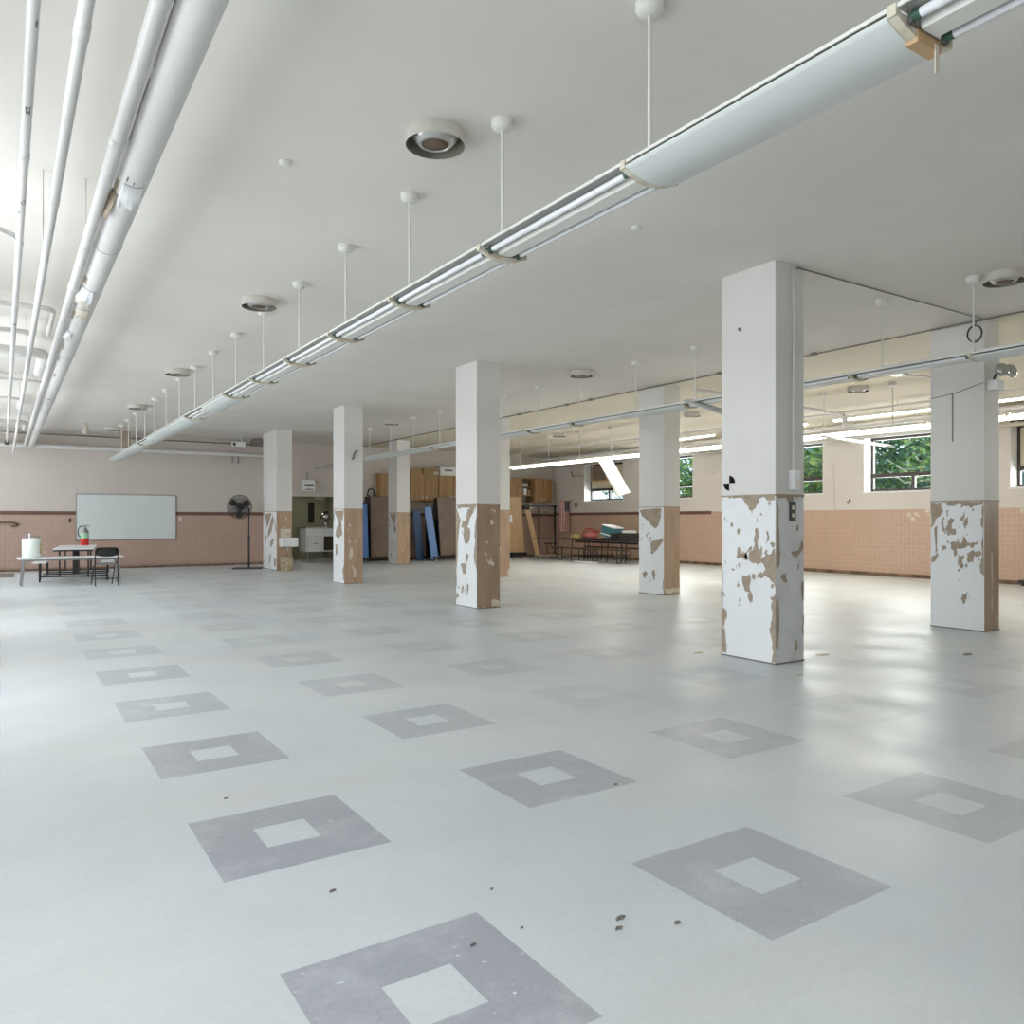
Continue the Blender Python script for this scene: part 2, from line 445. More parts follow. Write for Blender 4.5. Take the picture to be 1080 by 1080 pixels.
# ------------------------------------------------------------------ columns
def rag(pts, amp=.30, it=2):
    for _ in range(it):
        out = []
        for p, q in zip(pts, pts[1:]+pts[:1]):
            out.append(p); d = (q[0]-p[0], q[1]-p[1]); k = rnd.uniform(-amp, amp)*min(1, .075/(math.hypot(*d)+1e-9))
            t = rnd.uniform(.35, .65)
            out.append((p[0]+d[0]*t-d[1]*k, p[1]+d[1]*t+d[0]*k))
        pts = out; amp *= .75
    return pts
CW, CD, ZT = .42, .66, 1.605
# patch outlines as (across 0..1, height m); 'L' is the window-facing side, 'F' the side facing the room's front
def trace(pts, x0, x1, top, yb0, yb1):
    out = []
    for x, y in pts:
        a = (x-x0)/(x1-x0); yb = yb0+(yb1-yb0)*a
        out.append((min(1, max(0, a)), ZT*(yb-y)/(yb-top)))
    return out
def TR(lst, *k): return [trace(p, *k) for p in lst]
P = {}
P['C1L'] = TR([[(215,120),(300,118),(308,140),(290,180),(272,208),(255,185),(235,150)],
 [(140,112),(388,110),(388,138),(360,142),(330,122),(215,122),(150,130)],
 [(290,280),(305,275),(308,320),(305,390),(325,400),(318,432),(355,420),(385,385),(390,590),(370,560),(340,530),(315,540),(295,540),(300,520),(330,515),(345,490),(325,462),(290,460),(250,435),(262,400),(280,380),(283,330)],
 [(225,520),(260,515),(265,560),(262,600),(275,650),(262,680),(255,650),(258,610),(235,605),(225,570)],
 [(190,430),(200,375),(210,380),(212,410),(240,405),(270,375),(275,382),(240,415),(225,432),(250,440),(245,445),(215,432)],
 [(345,300),(355,290),(358,350),(345,360)], [(192,295),(203,278),(210,290),(205,308),(195,310)], [(297,225),(303,222),(302,245),(295,248)],
 [(108,240),(114,250),(112,330),(115,560),(121,610),(112,640),(113,690),(135,705),(136,740),(115,790),(128,830),(132,920),(108,925)],
 [(390,625),(385,630),(370,680),(374,740),(362,800),(377,880),(372,975),(390,985)],
 [(128,440),(133,455),(128,467)], [(165,485),(182,493),(172,497)], [(202,458),(208,475),(198,492)], [(350,150),(368,155),(360,170)], [(138,232),(142,238),(138,248)], [(275,520),(288,518),(286,545),(277,548)], [(204,668),(211,676),(205,682)]], 108, 390, 115, 930, 988)
P['C1F'] = TR([[(392,140),(404,170),(407,300),(410,400),(412,440),(406,485),(393,490)], [(392,660),(402,655),(407,700),(404,850),(403,910),(393,915)],
 [(440,120),(480,118),(475,150),(455,160),(445,145)], [(415,550),(430,515),(440,515),(450,555),(440,570),(425,560)],
 [(465,410),(500,400),(525,345),(530,385),(505,420),(480,430)], [(485,870),(495,850),(500,900),(490,940),(482,910)], [(520,560),(532,550),(532,660),(522,640)],
 [(495,265),(505,260),(503,300),(492,300)], [(500,465),(510,455),(505,485),(497,495)], [(526,730),(532,730),(532,830),(525,820)], [(395,118),(530,112),(530,122),(500,126),(400,130)]], 390, 532, 115, 988, 965)
k2 = (552, 708, 485, 1207, 1231)
def z2(p): return [((460+x*.0926-400)/.1481, (560+y*.0926-460)/.1481) for x, y in p]
P['C2L'] = TR([[(556,490),(706,488),(700,515),(670,512),(650,502),(600,500),(575,510)],
 [(640,510),(692,505),(672,560),(655,600),(640,640),(660,660),(656,740),(640,765),(620,760),(606,700),(611,650),(592,642),(602,600),(630,580)],
 [(552,500),(572,540),(590,590),(580,640),(568,760),(560,900),(558,1050),(552,1100)], [(708,560),(692,700),(697,760),(686,850),(692,900),(708,960)],
 [(630,820),(650,850),(640,890),(625,860)], [(590,910),(630,905),(632,970),(610,985),(600,940)],
 z2([(300,700),(320,610),(330,640),(315,720)]), z2([(370,600),(388,610),(380,740),(370,720)]), z2([(240,700),(262,720),(280,740),(240,765)])], *k2)
P['C2F'] = TR([[(795,600),(810,590),(825,615),(805,630)], [(770,745),(785,740),(780,760),(772,765)], [(755,770),(765,770),(762,790)], [(760,820),(775,830),(772,848)],
 [(768,880),(790,890),(800,870),(828,905),(815,925),(785,910)], z2([(635,800),(670,770),(700,790),(725,800),(733,855),(640,862)]), z2([(490,870),(560,860),(560,880),(490,888)]), [(800,520),(830,515),(828,540)]], 708, 862, 485, 1231, 1219)
k8 = (524, 835, 582, 1299, 1329)
def z8(p): return [((960+x*.1111-880)/.1852, (560+y*.1111-420)/.1852) for x, y in p]
P['C8L'] = TR([[(524,590),(590,590),(600,640),(560,680),(540,720),(524,730)], [(590,588),(832,585),(826,605),(760,622),(740,610),(700,596),(620,602)],
 [(545,740),(565,720),(568,870),(550,880)], [(530,900),(560,870),(575,890),(550,930),(530,940)],
 [(625,690),(660,680),(665,690),(650,730),(675,740),(670,775),(625,775),(610,740),(630,720)],
 [(640,820),(690,795),(705,825),(720,780),(740,820),(760,830),(720,850),(680,850),(680,890),(665,900),(660,860),(645,850)],
 [(740,880),(770,860),(815,870),(820,890),(780,890),(775,930),(745,935)], [(690,890),(720,890),(725,900),(710,920),(722,950),(710,970),(690,945)],
 [(700,680),(730,620),(725,680),(705,695)], [(720,720),(745,670),(745,690),(730,750)], [(750,830),(800,810),(795,830),(770,850)], [(590,850),(605,835),(622,850),(605,862)],
 [(620,640),(630,630),(628,670)], [(590,700),(600,690),(610,745),(592,750)], z8([(455,640),(475,600),(510,600),(495,650),(470,670)]),
 [(835,600),(822,640),(818,700),(828,760),(824,900),(812,960),(822,1000),(835,1010)]], *k8)
P['C8F'] = [[(.46,.98),(.52,.97),(.54,.5),(.5,.52)], [(.49,.44),(.55,.43),(.53,.22),(.49,.24)]]
k7 = (897, 1048, 440, 986, 1005)
P['C7L'] = TR([[(903,455),(1035,448),(1032,500),(1015,560),(1005,580),(980,560),(950,520),(920,500)], [(970,660),(1045,635),(1043,660),(1000,720),(970,735)], [(920,540),(930,550),(920,565)],
 [(918,860),(935,845),(950,870),(930,895)], [(978,850),(990,838),(998,870),(985,905)], [(915,630),(925,640),(910,660)], [(960,640),(975,630),(965,660)], [(1048,900),(1040,950),(1048,1000)], [(940,615),(955,600),(950,640)]], *k7)
P['C7F'] = TR([[(245,440),(262,432),(300,428),(335,432),(335,466),(300,450),(262,468)]], 243, 335, -38, 473, 465)
k3 = (350, 432, 515, 1040, 1050)
P['C3L'] = TR([[(355,520),(430,520),(425,560),(410,600),(420,700),(385,730),(365,700),(375,650),(395,620),(375,570)], [(365,770),(380,765),(385,830),(370,850)], [(432,900),(420,950),(424,1010),(432,1030)], [(350,520),(358,560),(352,640)]], *k3)
P['C3F'] = TR([[(460,620),(475,620),(470,640)], [(470,790),(485,790),(487,850),(475,880),(460,850)], [(480,920),(500,935),(512,980),(505,1005),(490,1000),(495,960)], [(460,740),(470,735),(470,760)], [(500,740),(508,740),(508,760)], [(450,660),(457,655),(455,680)]], 430, 558, 515, 1050, 1048)
k4 = (705, 790, 590, 965, 970)
P['C4L'] = TR([[(715,600),(760,600),(745,660),(730,700),(722,640)], [(765,610),(775,640),(758,720),(735,760),(742,700)], [(720,740),(728,760),(722,800)], [(750,790),(775,760),(770,800),(755,830)], [(745,880),(755,860),(752,920),(742,940)], [(715,840),(722,900),(716,930)], [(780,640),(788,700),(783,740)], [(775,900),(788,890),(786,950),(775,940)]], *k4)
P['C4F'] = TR([[(825,640),(835,635),(832,660)], [(845,630),(855,625),(852,650)], [(825,685),(838,680),(835,695)]], 790, 885, 585, 970, 967)
k5 = (735, 803, 530, 910, 912)
P['C5L'] = TR([[(745,540),(795,540),(790,600),(775,640),(765,590)], [(775,630),(795,620),(795,680),(782,670)], [(752,840),(762,835),(758,870)], [(740,600),(752,620),(745,650)]], *k5)
P['C5F'] = [[(.38,.5),(.46,.48),(.4,.4)]]
P['C6F'] = [[(.8,.12),(1,.2),(1,.02),(.82,.04)], [(.1,.78),(.3,.7),(.2,.55)]]

def column(key, x, y, frontmat, label, w=CW, d=CD):
    m = MB()
    hx, hy = w/2, d/2
    F = lambda z0, z1, side, mat: m.face({'L': [(-hx,-hy,z0),(-hx,hy,z0),(-hx,hy,z1),(-hx,-hy,z1)], 'F': [(-hx,-hy,z0),(hx,-hy,z0),(hx,-hy,z1),(-hx,-hy,z1)],
        'R': [(hx,-hy,z0),(hx,hy,z0),(hx,hy,z1),(hx,-hy,z1)], 'B': [(-hx,hy,z0),(hx,hy,z0),(hx,hy,z1),(-hx,hy,z1)]}[side], mat)
    for sd in 'LFRB':
        F(0, ZT, sd, {'L': 'col_white' if key not in ('C5', 'C6') else 'col_grey', 'F': frontmat, 'R': frontmat, 'B': 'col_tan'}[sd])
        F(ZT, CH, sd, 'col_up')
    e = .006   # the thicker coat of the shaft ends in a small step
    m.box((-hx-e, -hy-e, ZT-.004), (hx+e, hy+e, ZT+.012), 'peel')
    m.box((-hx-e, -hy-e, 0), (hx+e, hy+e, .012), 'peel_d')
    for n_, pts in enumerate(P.get(key+'L', [])):
        q = rag(pts); m.face([(-hx-.0016-.0004*n_, hy-max(0, min(1, a))*d, max(.004, min(ZT, z))) for a, z in q], 'peel')
    if P.get(key+'L') and key != 'C5':      # small stray chips scattered round the big bare patches
        src = [p for pts in P[key+'L'] for p in pts]
        for n_ in range(26):
            a, z = rnd.choice(src); a += rnd.gauss(0, .07); z += rnd.gauss(0, .05); h_ = rnd.uniform(.008, .028); w_ = h_*rnd.uniform(.4, .9)/d
            if not (.03 < a < .97 and .06 < z < ZT-.05): continue
            q = rag([(a-w_, z-h_*.3), (a+w_*.2, z-h_), (a+w_, z+h_*.2), (a-w_*.1, z+h_)], .3, 1)
            m.face([(-hx-.0014, hy-max(0, min(1, u))*d, max(.004, min(ZT, v))) for u, v in q], 'peel')
    for n_, pts in enumerate(P.get(key+'F', [])):
        q = rag(pts); m.face([(-hx+max(0, min(1, a))*w, -hy-.0016-.0004*n_, max(.004, min(ZT, z))) for a, z in q], 'peel' if frontmat == 'col_grey' else 'cream')
    return tag(m.build('column', loc=(x, y, 0)), label, 'column')
cyf = [4.84, 10.40, 15.98, 21.42]
C1 = column('C1', 6.34, cyf[0]+CD/2, 'col_grey', 'largest square column, with white conduit down its side and peeling white base')
column('C2', 6.34, cyf[1]+CD/2, 'col_tan', 'square column second in the left row, peeling white beside bare brown base')
column('C3', 6.34, cyf[2]+CD/2, 'col_tan2', 'square column third in the left row, left of the upright folded tables')
column('C4', 6.46, 21.32+.65, 'col_tan2', 'farthest column of the left row, carrying the white wall sink', CW, 1.30)
column('C8', 10.24, 4.86+CD/2, 'col_tan', 'square column carrying the twin emergency lamp, brown chips over white base', .36)
column('C7', 10.27, cyf[1]+CD/2, 'col_tan2', 'square column with tan side, in front of the right hand benches', .40)
column('C6', 10.17, cyf[2]+CD/2, 'col_tan2', 'square column half hidden behind the brown sided second column, tan base', .36)
column('C5', 10.375, 22.06+CD/2, 'col_tan2', 'farthest square column between the upright folded tables, greyed side')

m = MB(); m.tube([(6.31, 15.98, 2.69), (6.31, 15.93, 2.70), (6.32, 15.91, 2.78), (6.36, 15.91, 2.85), (6.40, 15.93, 2.86)], .024, 'cond', 8); tag(m.build('wall_hook'), 'dark curved hook on the front of the third left row column', 'hook')
# ------------------------------------------------------------------ fluorescent rows
L = 1.31
hm = MB(); hm.extr([(-.165,-.050),(-.165,-.036),(-.065,-.030),(-.06,0),(.06,0),(.065,-.030),(.165,-.036),(.165,-.050),(.157,-.050),(.155,-.043),(-.155,-.043),(-.157,-.050)], .008, L-.008, 'fix')
for sx in (-1, 1): hm.box((sx*.107-.043, .02, -.0455), (sx*.107+.043, L-.02, -.0435), 'shaded_reflector')
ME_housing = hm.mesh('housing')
bc = MB(); bc.extr([(-.06,-.043),(-.045,-.086),(.045,-.086),(.06,-.043)], .03, L-.03, 'fix'); ME_cover = bc.mesh('ballast_cover')
tb = MB(); tb.tube([(0, .05, 0), (0, L-.05, 0)], .0165, 'tube', 12)
for a, b_ in ((.03, .06), (L-.06, L-.03)): tb.tube([(0, a, 0), (0, b_, 0)], .0175, 'tubecap', 12)
for a in (.028, L-.028): tb.box((-.012, a-.008, -.02), (.012, a+.008, .028), 'fix_d')
ME_tube = tb.mesh('fluorescent_tube')
def crescent(t0, t1, n=16):
    out = [(-.17+.34*i/n, t0+.042*((2*i/n-1)**2)) for i in range(n+1)]
    return out + [(x, z+t1) for x, z in reversed(out)]
br = MB(); br.extr(crescent(-.112, .026), -.016, .016, 'bracket'); br.box((-.172, -.016, -.075), (-.162, .016, -.036), 'bracket'); br.box((.162, -.016, -.075), (.172, .016, -.040), 'bracket')
ME_bracket = br.mesh('end_bracket')
ln = MB(); ln.extr(crescent(-.112, .006), .018, L-.018, 'lens', True, True); ME_lens = ln.mesh('lens')
ll = MB(); ll.extr(crescent(-.112, .006), .018, L-.018, 'lit', True, True); ME_lit = ll.mesh('lens_lit')
cn = MB(); cn.lathe([(.068, 0), (.068, -.03), (.060, -.05), (.03, -.06), (.012, -.062)], 'fix', n=20); ME_canopy = cn.mesh('ceiling_canopy')
STZ = 3.072
st = MB(); st.tube([(0, 0, 0), (0, 0, CH-.06-STZ)], .009, 'fix', 8); st.tube([(0, 0, -.002), (0, 0, .03)], .018, 'fix', 8); ME_stem = st.mesh('hanging_stem')
def fixture(x, y, state, stems, label, group):
    t = thing('fluorescent_light', label, 'light fixture', (x, y, STZ), 0, group)
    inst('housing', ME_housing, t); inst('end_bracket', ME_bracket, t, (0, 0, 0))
    if state in ('bare', 'empty'):
        inst('ballast_cover', ME_cover, t)
        if state == 'bare':
            for sx in (-1, 1): inst('fluorescent_tube', ME_tube, t, (sx*.100, 0, -.066))
    elif state == 'lens': inst('lens', ME_lens, t)
    elif state == 'lit': inst('lens', ME_lit, t)
    for ys in stems:
        inst('hanging_stem', ME_stem, t, (0, ys-y, 0)); inst('ceiling_canopy', ME_canopy, t, (0, ys-y, CH-STZ))
    return t
ORD = ['nearest', 'second', 'third', 'fourth', 'fifth', 'sixth', 'seventh', 'eighth', 'ninth', 'tenth', 'eleventh', 'twelfth', 'thirteenth', 'fourteenth', 'fifteenth', 'sixteenth', 'seventeenth', 'eighteenth', 'nineteenth']
DESC = {'bare': 'with two bare tubes', 'lens': 'under a frosted lens', 'lit': 'glowing behind its lens', 'empty': 'with its lens dropped'}
S1 = ['bare', 'lens', 'bare', 'bare', 'bare', 'bare', 'bare', 'bare', 'lens', 'bare', 'lens', 'lens', 'lens', 'bare', 'lens', 'lens', 'lens', 'lens']
for k, s_ in enumerate(S1):
    y = .14+L*k
    o = fixture(2.58, y, s_, [y] if k else [], '%s fluorescent fixture along the long left ceiling row, %s' % (ORD[k], DESC[s_]), 'left row of fluorescent fixtures')
    if k == len(S1)-1:
        inst('end_bracket', ME_bracket, o, (0, L, 0))
    if k == 1:   # broken joint: taped bracket with a dangling strip
        tp = MB(); tp.box((-.05, -.02, -.122), (.09, .022, -.082), 'tan'); tp.build('tape_wrap', o)
        tp = MB(); tp.box((.048, -.024, -.20), (.072, -.021, -.10), 'cream'); tp.build('dangling_strip', o)
S2 = {0: 'lens', 1: 'bare', 2: 'bare', 3: 'empty', 4: 'lens', 5: 'bare', 6: 'bare', 7: 'lens', 8: 'lens', 9: 'bare', 10: 'lens', 11: 'lens', 12: 'lens', 13: 'bare', 14: 'lens', 15: 'lens'}
ST2 = [4.08, 5.06, 6.5, 7.87, 9.12, 10.55, 11.75, 13.0, 14.3, 15.6, 16.95, 18.26, 19.6, 20.9, 22.2]
for k in range(16):
    y = 2.73+L*k
    o = fixture(8.23, y, S2[k], [s_ for s_ in ST2 if y <= s_ < y+L], '%s fluorescent fixture of the unlit middle row, %s' % (ORD[k], DESC[S2[k]]), 'middle row of fluorescent fixtures')
S3 = ['lit']*12; S3[2] = 'lit'
ST3 = [5.4, 6.8, 8.04, 9.44, 10.75, 13.1, 14.45, 15.83, 17.14, 18.6, 20.08]
for k in range(12):
    y = 4.75+L*k
    o = fixture(13.4, y, 'lit', [s_ for s_ in ST3 if y <= s_ < y+L], '%s fluorescent fixture of the lit right row, glowing warm white' % ORD[k], 'lit right row of fluorescent fixtures')
# surface strips near the right wall
stp = MB(); stp.box((-.06, 0, .0), (.06, 1.22, .06), 'fix'); ME_sb = stp.mesh('strip_body')
stp = MB(); stp.extr([(-.055, 0), (-.045, -.03), (.045, -.03), (.055, 0)], .02, 1.2, 'lit'); ME_sl = stp.mesh('strip_diffuser')
for k, y in enumerate((6.8, 8.75, 10.0, 11.95, 14.9, 16.2)):
    t = thing('strip_light', '%s lit strip light above the right hand windows' % ORD[k], 'light fixture', (16.3, y, CH-.13), 0, 'strip lights by the right wall')
    inst('strip_body', ME_sb, t); inst('strip_diffuser', ME_sl, t)
    for yy in (.2, 1.0):
        q = MB(); q.tube([(0, yy, .06), (0, yy, .13)], .008, 'fix', 8); q.build('hanger', t)

# lenses that have dropped at one end
def droplens(y0, z0, y1, z1, x, label, mat='lens', roll=0):
    d = math.hypot(y1-y0, z1-z0); m = MB()
    m.extr(crescent(-.03, .006), 0, d, mat)
    t = tag(m.build('fallen_lens', loc=(x, y0, z0), rot=(Matrix.Rotation(math.atan2(z1-z0, y1-y0), 3, 'X') @ Matrix.Rotation(roll, 3, 'Y')).to_euler()), label, 'light lens')
    return t
droplens(16.12, 3.06, 15.27, 2.02, 13.40, 'frosted lens hanging steeply from the lit right row', 'jug', R(35))
droplens(9.35, 2.98, 8.0, 2.68, 13.25, 'frosted lens sagging in front of the tree window', 'jug')
droplens(7.9, 3.06, 6.75, 2.62, 8.18, 'grey lens sagging from the unlit middle row beside the largest column', 'lens')

# ------------------------------------------------------------------ ceiling drums
dr = MB(); dr.lathe([(.180, 0), (.192, -.088), (.186, -.088)], 'drum', n=40, caps=False); dr.lathe([(.186, -.088), (.172, -.012)], 'drum_in', n=40, caps=False); ME_rim = dr.mesh('rim')
dr = MB(); dr.lathe([(.150, -.016), (.140, -.045), (.105, -.082), (.088, -.086), (.086, -.070)], 'alu', n=40, caps=False); ME_cone = dr.mesh('inner_cone')
dr = MB(); dr.lathe([(0, -.070), (.087, -.070), (.087, -.078), (0, -.078)], 'grille', n=40); ME_gr = dr.mesh('grille')
dr = MB(); dr.lathe([(0, -.008), (.173, -.008), (.173, -.014), (0, -.014)], 'drum_in', n=40); ME_bk = dr.mesh('back_plate')
DR = [(2.30, 4.42, 'round ceiling diffuser nearest the camera, with brown grille'), (2.40, 8.85, 'second round ceiling diffuser along the left row'), (2.40, 13.7, 'third round ceiling diffuser along the left row'), (2.42, 18.35, 'fourth round ceiling diffuser along the left row'), (2.45, 23.1, 'farthest round ceiling diffuser along the left row'),
 (8.38, 3.86, 'round ceiling diffuser at the right edge, above the middle row'), (8.02, 10.2, 'round ceiling diffuser above the middle row beside a double stem'), (8.1, 17.9, 'round ceiling diffuser above the middle row near the third column'),
 (13.24, 8.61, 'round ceiling diffuser between largest column and emergency lamp column'), (13.24, 12.75, 'round ceiling diffuser beside the tan sided column, right of it'), (13.27, 17.9, 'farthest round ceiling diffuser above the lit row')]
for x, y, lb in DR:
    t = thing('ceiling_diffuser', lb, 'ceiling diffuser', (x, y, CH), 0, 'round ceiling diffusers')
    inst('rim', ME_rim, t); inst('inner_cone', ME_cone, t); inst('grille', ME_gr, t); inst('back_plate', ME_bk, t)
for x, y, lb in ((1.63, 5.35, 'small white disc on the ceiling left of the nearest diffuser'), (4.46, 4.93, 'small white disc on the ceiling above the second column'), (3.85, 7.6, 'small white disc on the ceiling right of the left light row')):
    m = MB(); m.lathe([(.045, 0), (.04, -.018), (.02, -.024), (0, -.024)], 'fix', n=20)
    tag(m.build('ceiling_cover', loc=(x, y, CH)), lb, 'ceiling fitting')

# ------------------------------------------------------------------ pipes on the left
def ypipe(name, x, z, r, y0, y1, label, coup, chips=(), bends=None):
    t = thing(name, label, 'pipe', (x, 0, z))
    m = MB(); m.tube([(0, y0, 0), (0, y1, 0)], r, 'pipe', 24); m.build('pipe_run', t)
    for y in coup:
        q = MB(); q.tube([(0, y-.05, 0), (0, y-.045, 0), (0, y+.045, 0), (0, y+.05, 0)], [r*1.02, r*1.14, r*1.14, r*1.02], 'pipe', 24); q.build('coupling', t)
    for (y, a, w_, l_) in chips:
        q = MB(); pts = rag([(-l_/2, -w_/2), (0, -w_/2.2), (l_/2, -w_/3), (l_/2, w_/2), (0, w_/3), (-l_/2, w_/2)], .3)
        q.face([((r+.001)*math.sin(a+v), y+u, -(r+.001)*math.cos(a+v)) for u, v in pts], 'pipe_chip'); q.build('chipped_paint', t)
    y = y0+1.5
    while y < y1:
        q = MB(); q.tube([(0, y, r*.9), (0, y, CH-z)], .005, 'pipe', 6); q.tube([(0, y-.012, 0), (0, y+.012, 0)], r*1.06, 'pipe', 20); q.build('pipe_hanger', t)
        y += 4.4
    return t
big = ypipe('insulated_pipe', .645, 3.40, .093, -3.9, 24.6, 'thickest white insulated pipe on the left, its wrapping torn', [])
# torn wrapping flaps on the thick pipe
def flap(y, a0, a1, ln_, mat, lift, seed):
    q = MB(); n = 10; vs = []
    r_ = random.Random(seed)
    for i in range(n+1):
        a = a0+(a1-a0)*i/n
        tipz = ln_*(.65+.5*r_.random())
        for (k, rr) in ((0, .096), (.5, .098+lift*.45), (1, .10+lift)):
            vs.append((rr*math.sin(a), y+tipz*k, -rr*math.cos(a)))
    fs = [(i*3+j, (i+1)*3+j, (i+1)*3+j+1, i*3+j+1) for i in range(n) for j in range(2)]
    q.add(vs, fs, mat, True); o = q.build('torn_wrapping', big)
    so = o.modifiers.new('t', 'SOLIDIFY'); so.thickness = .003
for y, a0, a1, ln_, mat, lift, sd in ((5.02, -.62, .62, .34, 'white', .012, 1), (5.25, -1.25, -.70, .42, 'peel', .03, 2), (7.5, -.95, .15, .34, 'white', .04, 3), (7.65, -.85, .0, .26, 'cream', .05, 4), (9.3, -1.0, -.4, .3, 'white', .03, 5), (8.2, -.6, .3, .3, 'cream', .015, 6)):
    flap(y, a0, a1, ln_, mat, lift, sd)
for (y, a, w_, l_) in ((4.95, -.5, .10, .08), (4.98, -.1, .08, .06), (5.2, -1.0, .35, .3), (7.3, -.9, .4, .18), (8.6, -.9, .3, .3), (9.6, -1.0, .3, .25), (10.2, -.8, .25, .3), (11.0, -.8, .3, .2), (12.2, -.6, .3, .3), (14.6, -.3, .9, .12), (3.3, -1.2, .07, .9), (4.2, -1.2, .06, .7)):
    q = MB(); pts = rag([(-l_/2, -w_/2), (0, -w_/2.2), (l_/2, -w_/3), (l_/2, w_/2), (0, w_/3), (-l_/2, w_/2)], .3)
    q.face([(.0942*math.sin(a+v), y+u, -.0942*math.cos(a+v)) for u, v in pts], 'peel' if w_ > .2 else 'pipe_chip'); q.build('bare_patch', big)
ypipe('white_pipe', .505, 3.35, .035, -3.9, 24.55, 'white pipe running just left of the thick insulated pipe', [4.55, 7.6, 12.5, 18], [])
ypipe('white_pipe', .24, 3.13, .0245, -3.9, 24.4, 'white pipe in the middle of the left pipe run, ending lowest', [3.2, 5.0, 8.6, 13], [])
p4 = ypipe('white_pipe', .104, 3.42, .0245, -3.9, 24.3, 'leftmost white pipe of the run, chipped black in spots', [5.2, 6.85, 9, 13.4, 18], [(4.55, .1, 1.0, .09), (5.9, .3, 1.1, .07), (6.1, -.5, .6, .05), (3.75, .6, .4, .04), (9.6, .2, .8, .06)])
q = MB(); q.tube([(0, 24.25, 0), (0, 24.45, -.02)], [.05, .06], 'black', 12); q.build('black_end_cap', p4)
for y, lb in ((6.75, 'nearest slanted branch pipe joining the leftmost pipe'), (13.1, 'second slanted branch pipe joining the leftmost pipe'), (22.0, 'farthest slanted branch pipe joining the leftmost pipe')):
    m = MB(); m.tube([(.104, y+.02, 3.42), (.05, y-.08, 3.425), (-1.55, y-1.6, 3.45)], .02, 'pipe', 12)
    tag(m.build('branch_pipe'), lb, 'pipe')
# pipes that cross from the left wall and turn along the ceiling
def xpipe(y, z, r, x1, lb, drop):
    m = MB()
    pts = [(-1.58, y, z), (x1-.14, y, z)]+[(x1-.14+.14*math.sin(a), y+.14*(1-math.cos(a)), z) for a in (.4, .8, 1.2, PI/2)]
    pts.append((x1, y+drop, z))
    m.tube(pts, r, 'pipe', 16)
    tag(m.build('crossing_pipe'), lb, 'pipe')
xpipe(10.0, 3.70, .025, .48, 'nearest thin crossing pipe under the ceiling at left', 1.4)
xpipe(11.2, 3.66, .03, .30, 'second crossing pipe under the ceiling at left', 1.2)
xpipe(12.1, 3.58, .07, .46, 'thick elbowed crossing pipe at left', 1.6)
xpipe(15.6, 3.74, .022, .56, 'thin crossing pipe behind the thick elbowed one', 1.5)
xpipe(17.9, 3.72, .03, .28, 'farther crossing pipe with rounded elbow at left', 1.5)
xpipe(21.6, 3.66, .05, .46, 'farthest crossing pipe near the back wall at left', 1.6)
m = MB(); m.tube([(-1.55, 24.52, 3.36), (7.25, 24.52, 3.36)], .062, 'pipe', 16)
for x in (1.6, 4.2, 6.9): m.tube([(x-.06, 24.52, 3.36), (x+.06, 24.52, 3.36)], .078, 'pipe', 16)
t = tag(m.build('white_pipe'), 'white pipe running along the back wall above the whiteboard', 'pipe')
for x in (5.85, 6.02):
    q = MB(); q.box((x-.02, 24.47, 3.12 if x < 6 else 3.1), (x+.02, 24.53, 3.30), 'steel'); q.build('pipe_clip', t)
m = MB(); m.tube([(-1.5, 24.63, 3.70), (7.3, 24.63, 3.70)], .018, 'cond', 10); tag(m.build('conduit'), 'thin conduit high on the back wall above the white pipe', 'conduit')

# conduits on the ceiling
m = MB(); m.tube([(9.98, 3.0, CH-.026), (9.98, 24.5, CH-.026)], .011, 'cond', 10)
for y in (7.2, 9.0, 12.4, 13.2, 15): m.box((9.95, y-.04, CH-.045), (10.01, y+.04, CH-.004), 'cond')
tag(m.build('conduit'), 'dark conduit along the ceiling over the right row of columns', 'conduit')
m = MB(); m.tube([(6.42, 4.82, CH-.026), (9.95, 4.82, CH-.026)], .009, 'cond', 10); tag(m.build('conduit'), 'dark conduit across the ceiling between the two front columns', 'conduit')
t = thing('white_conduit', 'white conduit down the largest column to a switch box', 'conduit', (6.37, 4.84, 0))
m = MB(); m.tube([(-.02, .03, CH-.02), (0, -.017, CH-.05), (.01, -.017, 3.2), (.002, -.017, 2.2), (0, -.017, 1.84)], .014, 'pipe', 10); m.build('conduit_run', t)
m = MB(); m.box((-.045, -.06, 1.66), (.055, 0, 1.85), 'white'); m.build('switch_box', t, bevel=.006)
m = MB(); m.box((.0, -.075, 1.70), (.015, -.06, 1.76), 'cream'); m.build('switch_lever', t)
t = thing('wall_outlet', 'black outlet plate with round sockets on the largest column', 'outlet', (6.375, 4.84, 1.36))
m = MB(); m.box((-.045, -.012, 0), (.045, 0, .19), 'dark'); m.build('cover_plate', t, bevel=.004)
for zz in (.055, .13):
    m = MB(); m.lathe([(0, 0), (.022, 0), (.02, .006), (0, .006)], 'cream', M4=Matrix.Translation((0, -.012, zz)) @ Matrix.Rotation(R(90), 4, 'X'), n=20); m.build('socket', t)
# black and white survey targets: two opposed black quadrants
def target(loc, axis, lb, r):
    m = MB()
    for a0 in (0, PI):
        pts = [(0, 0)]+[(r*math.cos(a0+i*PI/16), r*math.sin(a0+i*PI/16)) for i in range(9)]
        m.face([(0, -a, b) for a, b in pts], 'ink')
    o = tag(m.build('survey_target', loc=loc), lb, 'sticker'); so = o.modifiers.new('t', 'SOLIDIFY'); so.thickness = .001; so.offset = 0
target((6.13-.003, 5.40, 1.74), 'x', 'black and white survey target on the largest column', .075)
target((XR-.0024, 12.0, 1.84), 'x', 'small black and white survey target on the right wall', .06)
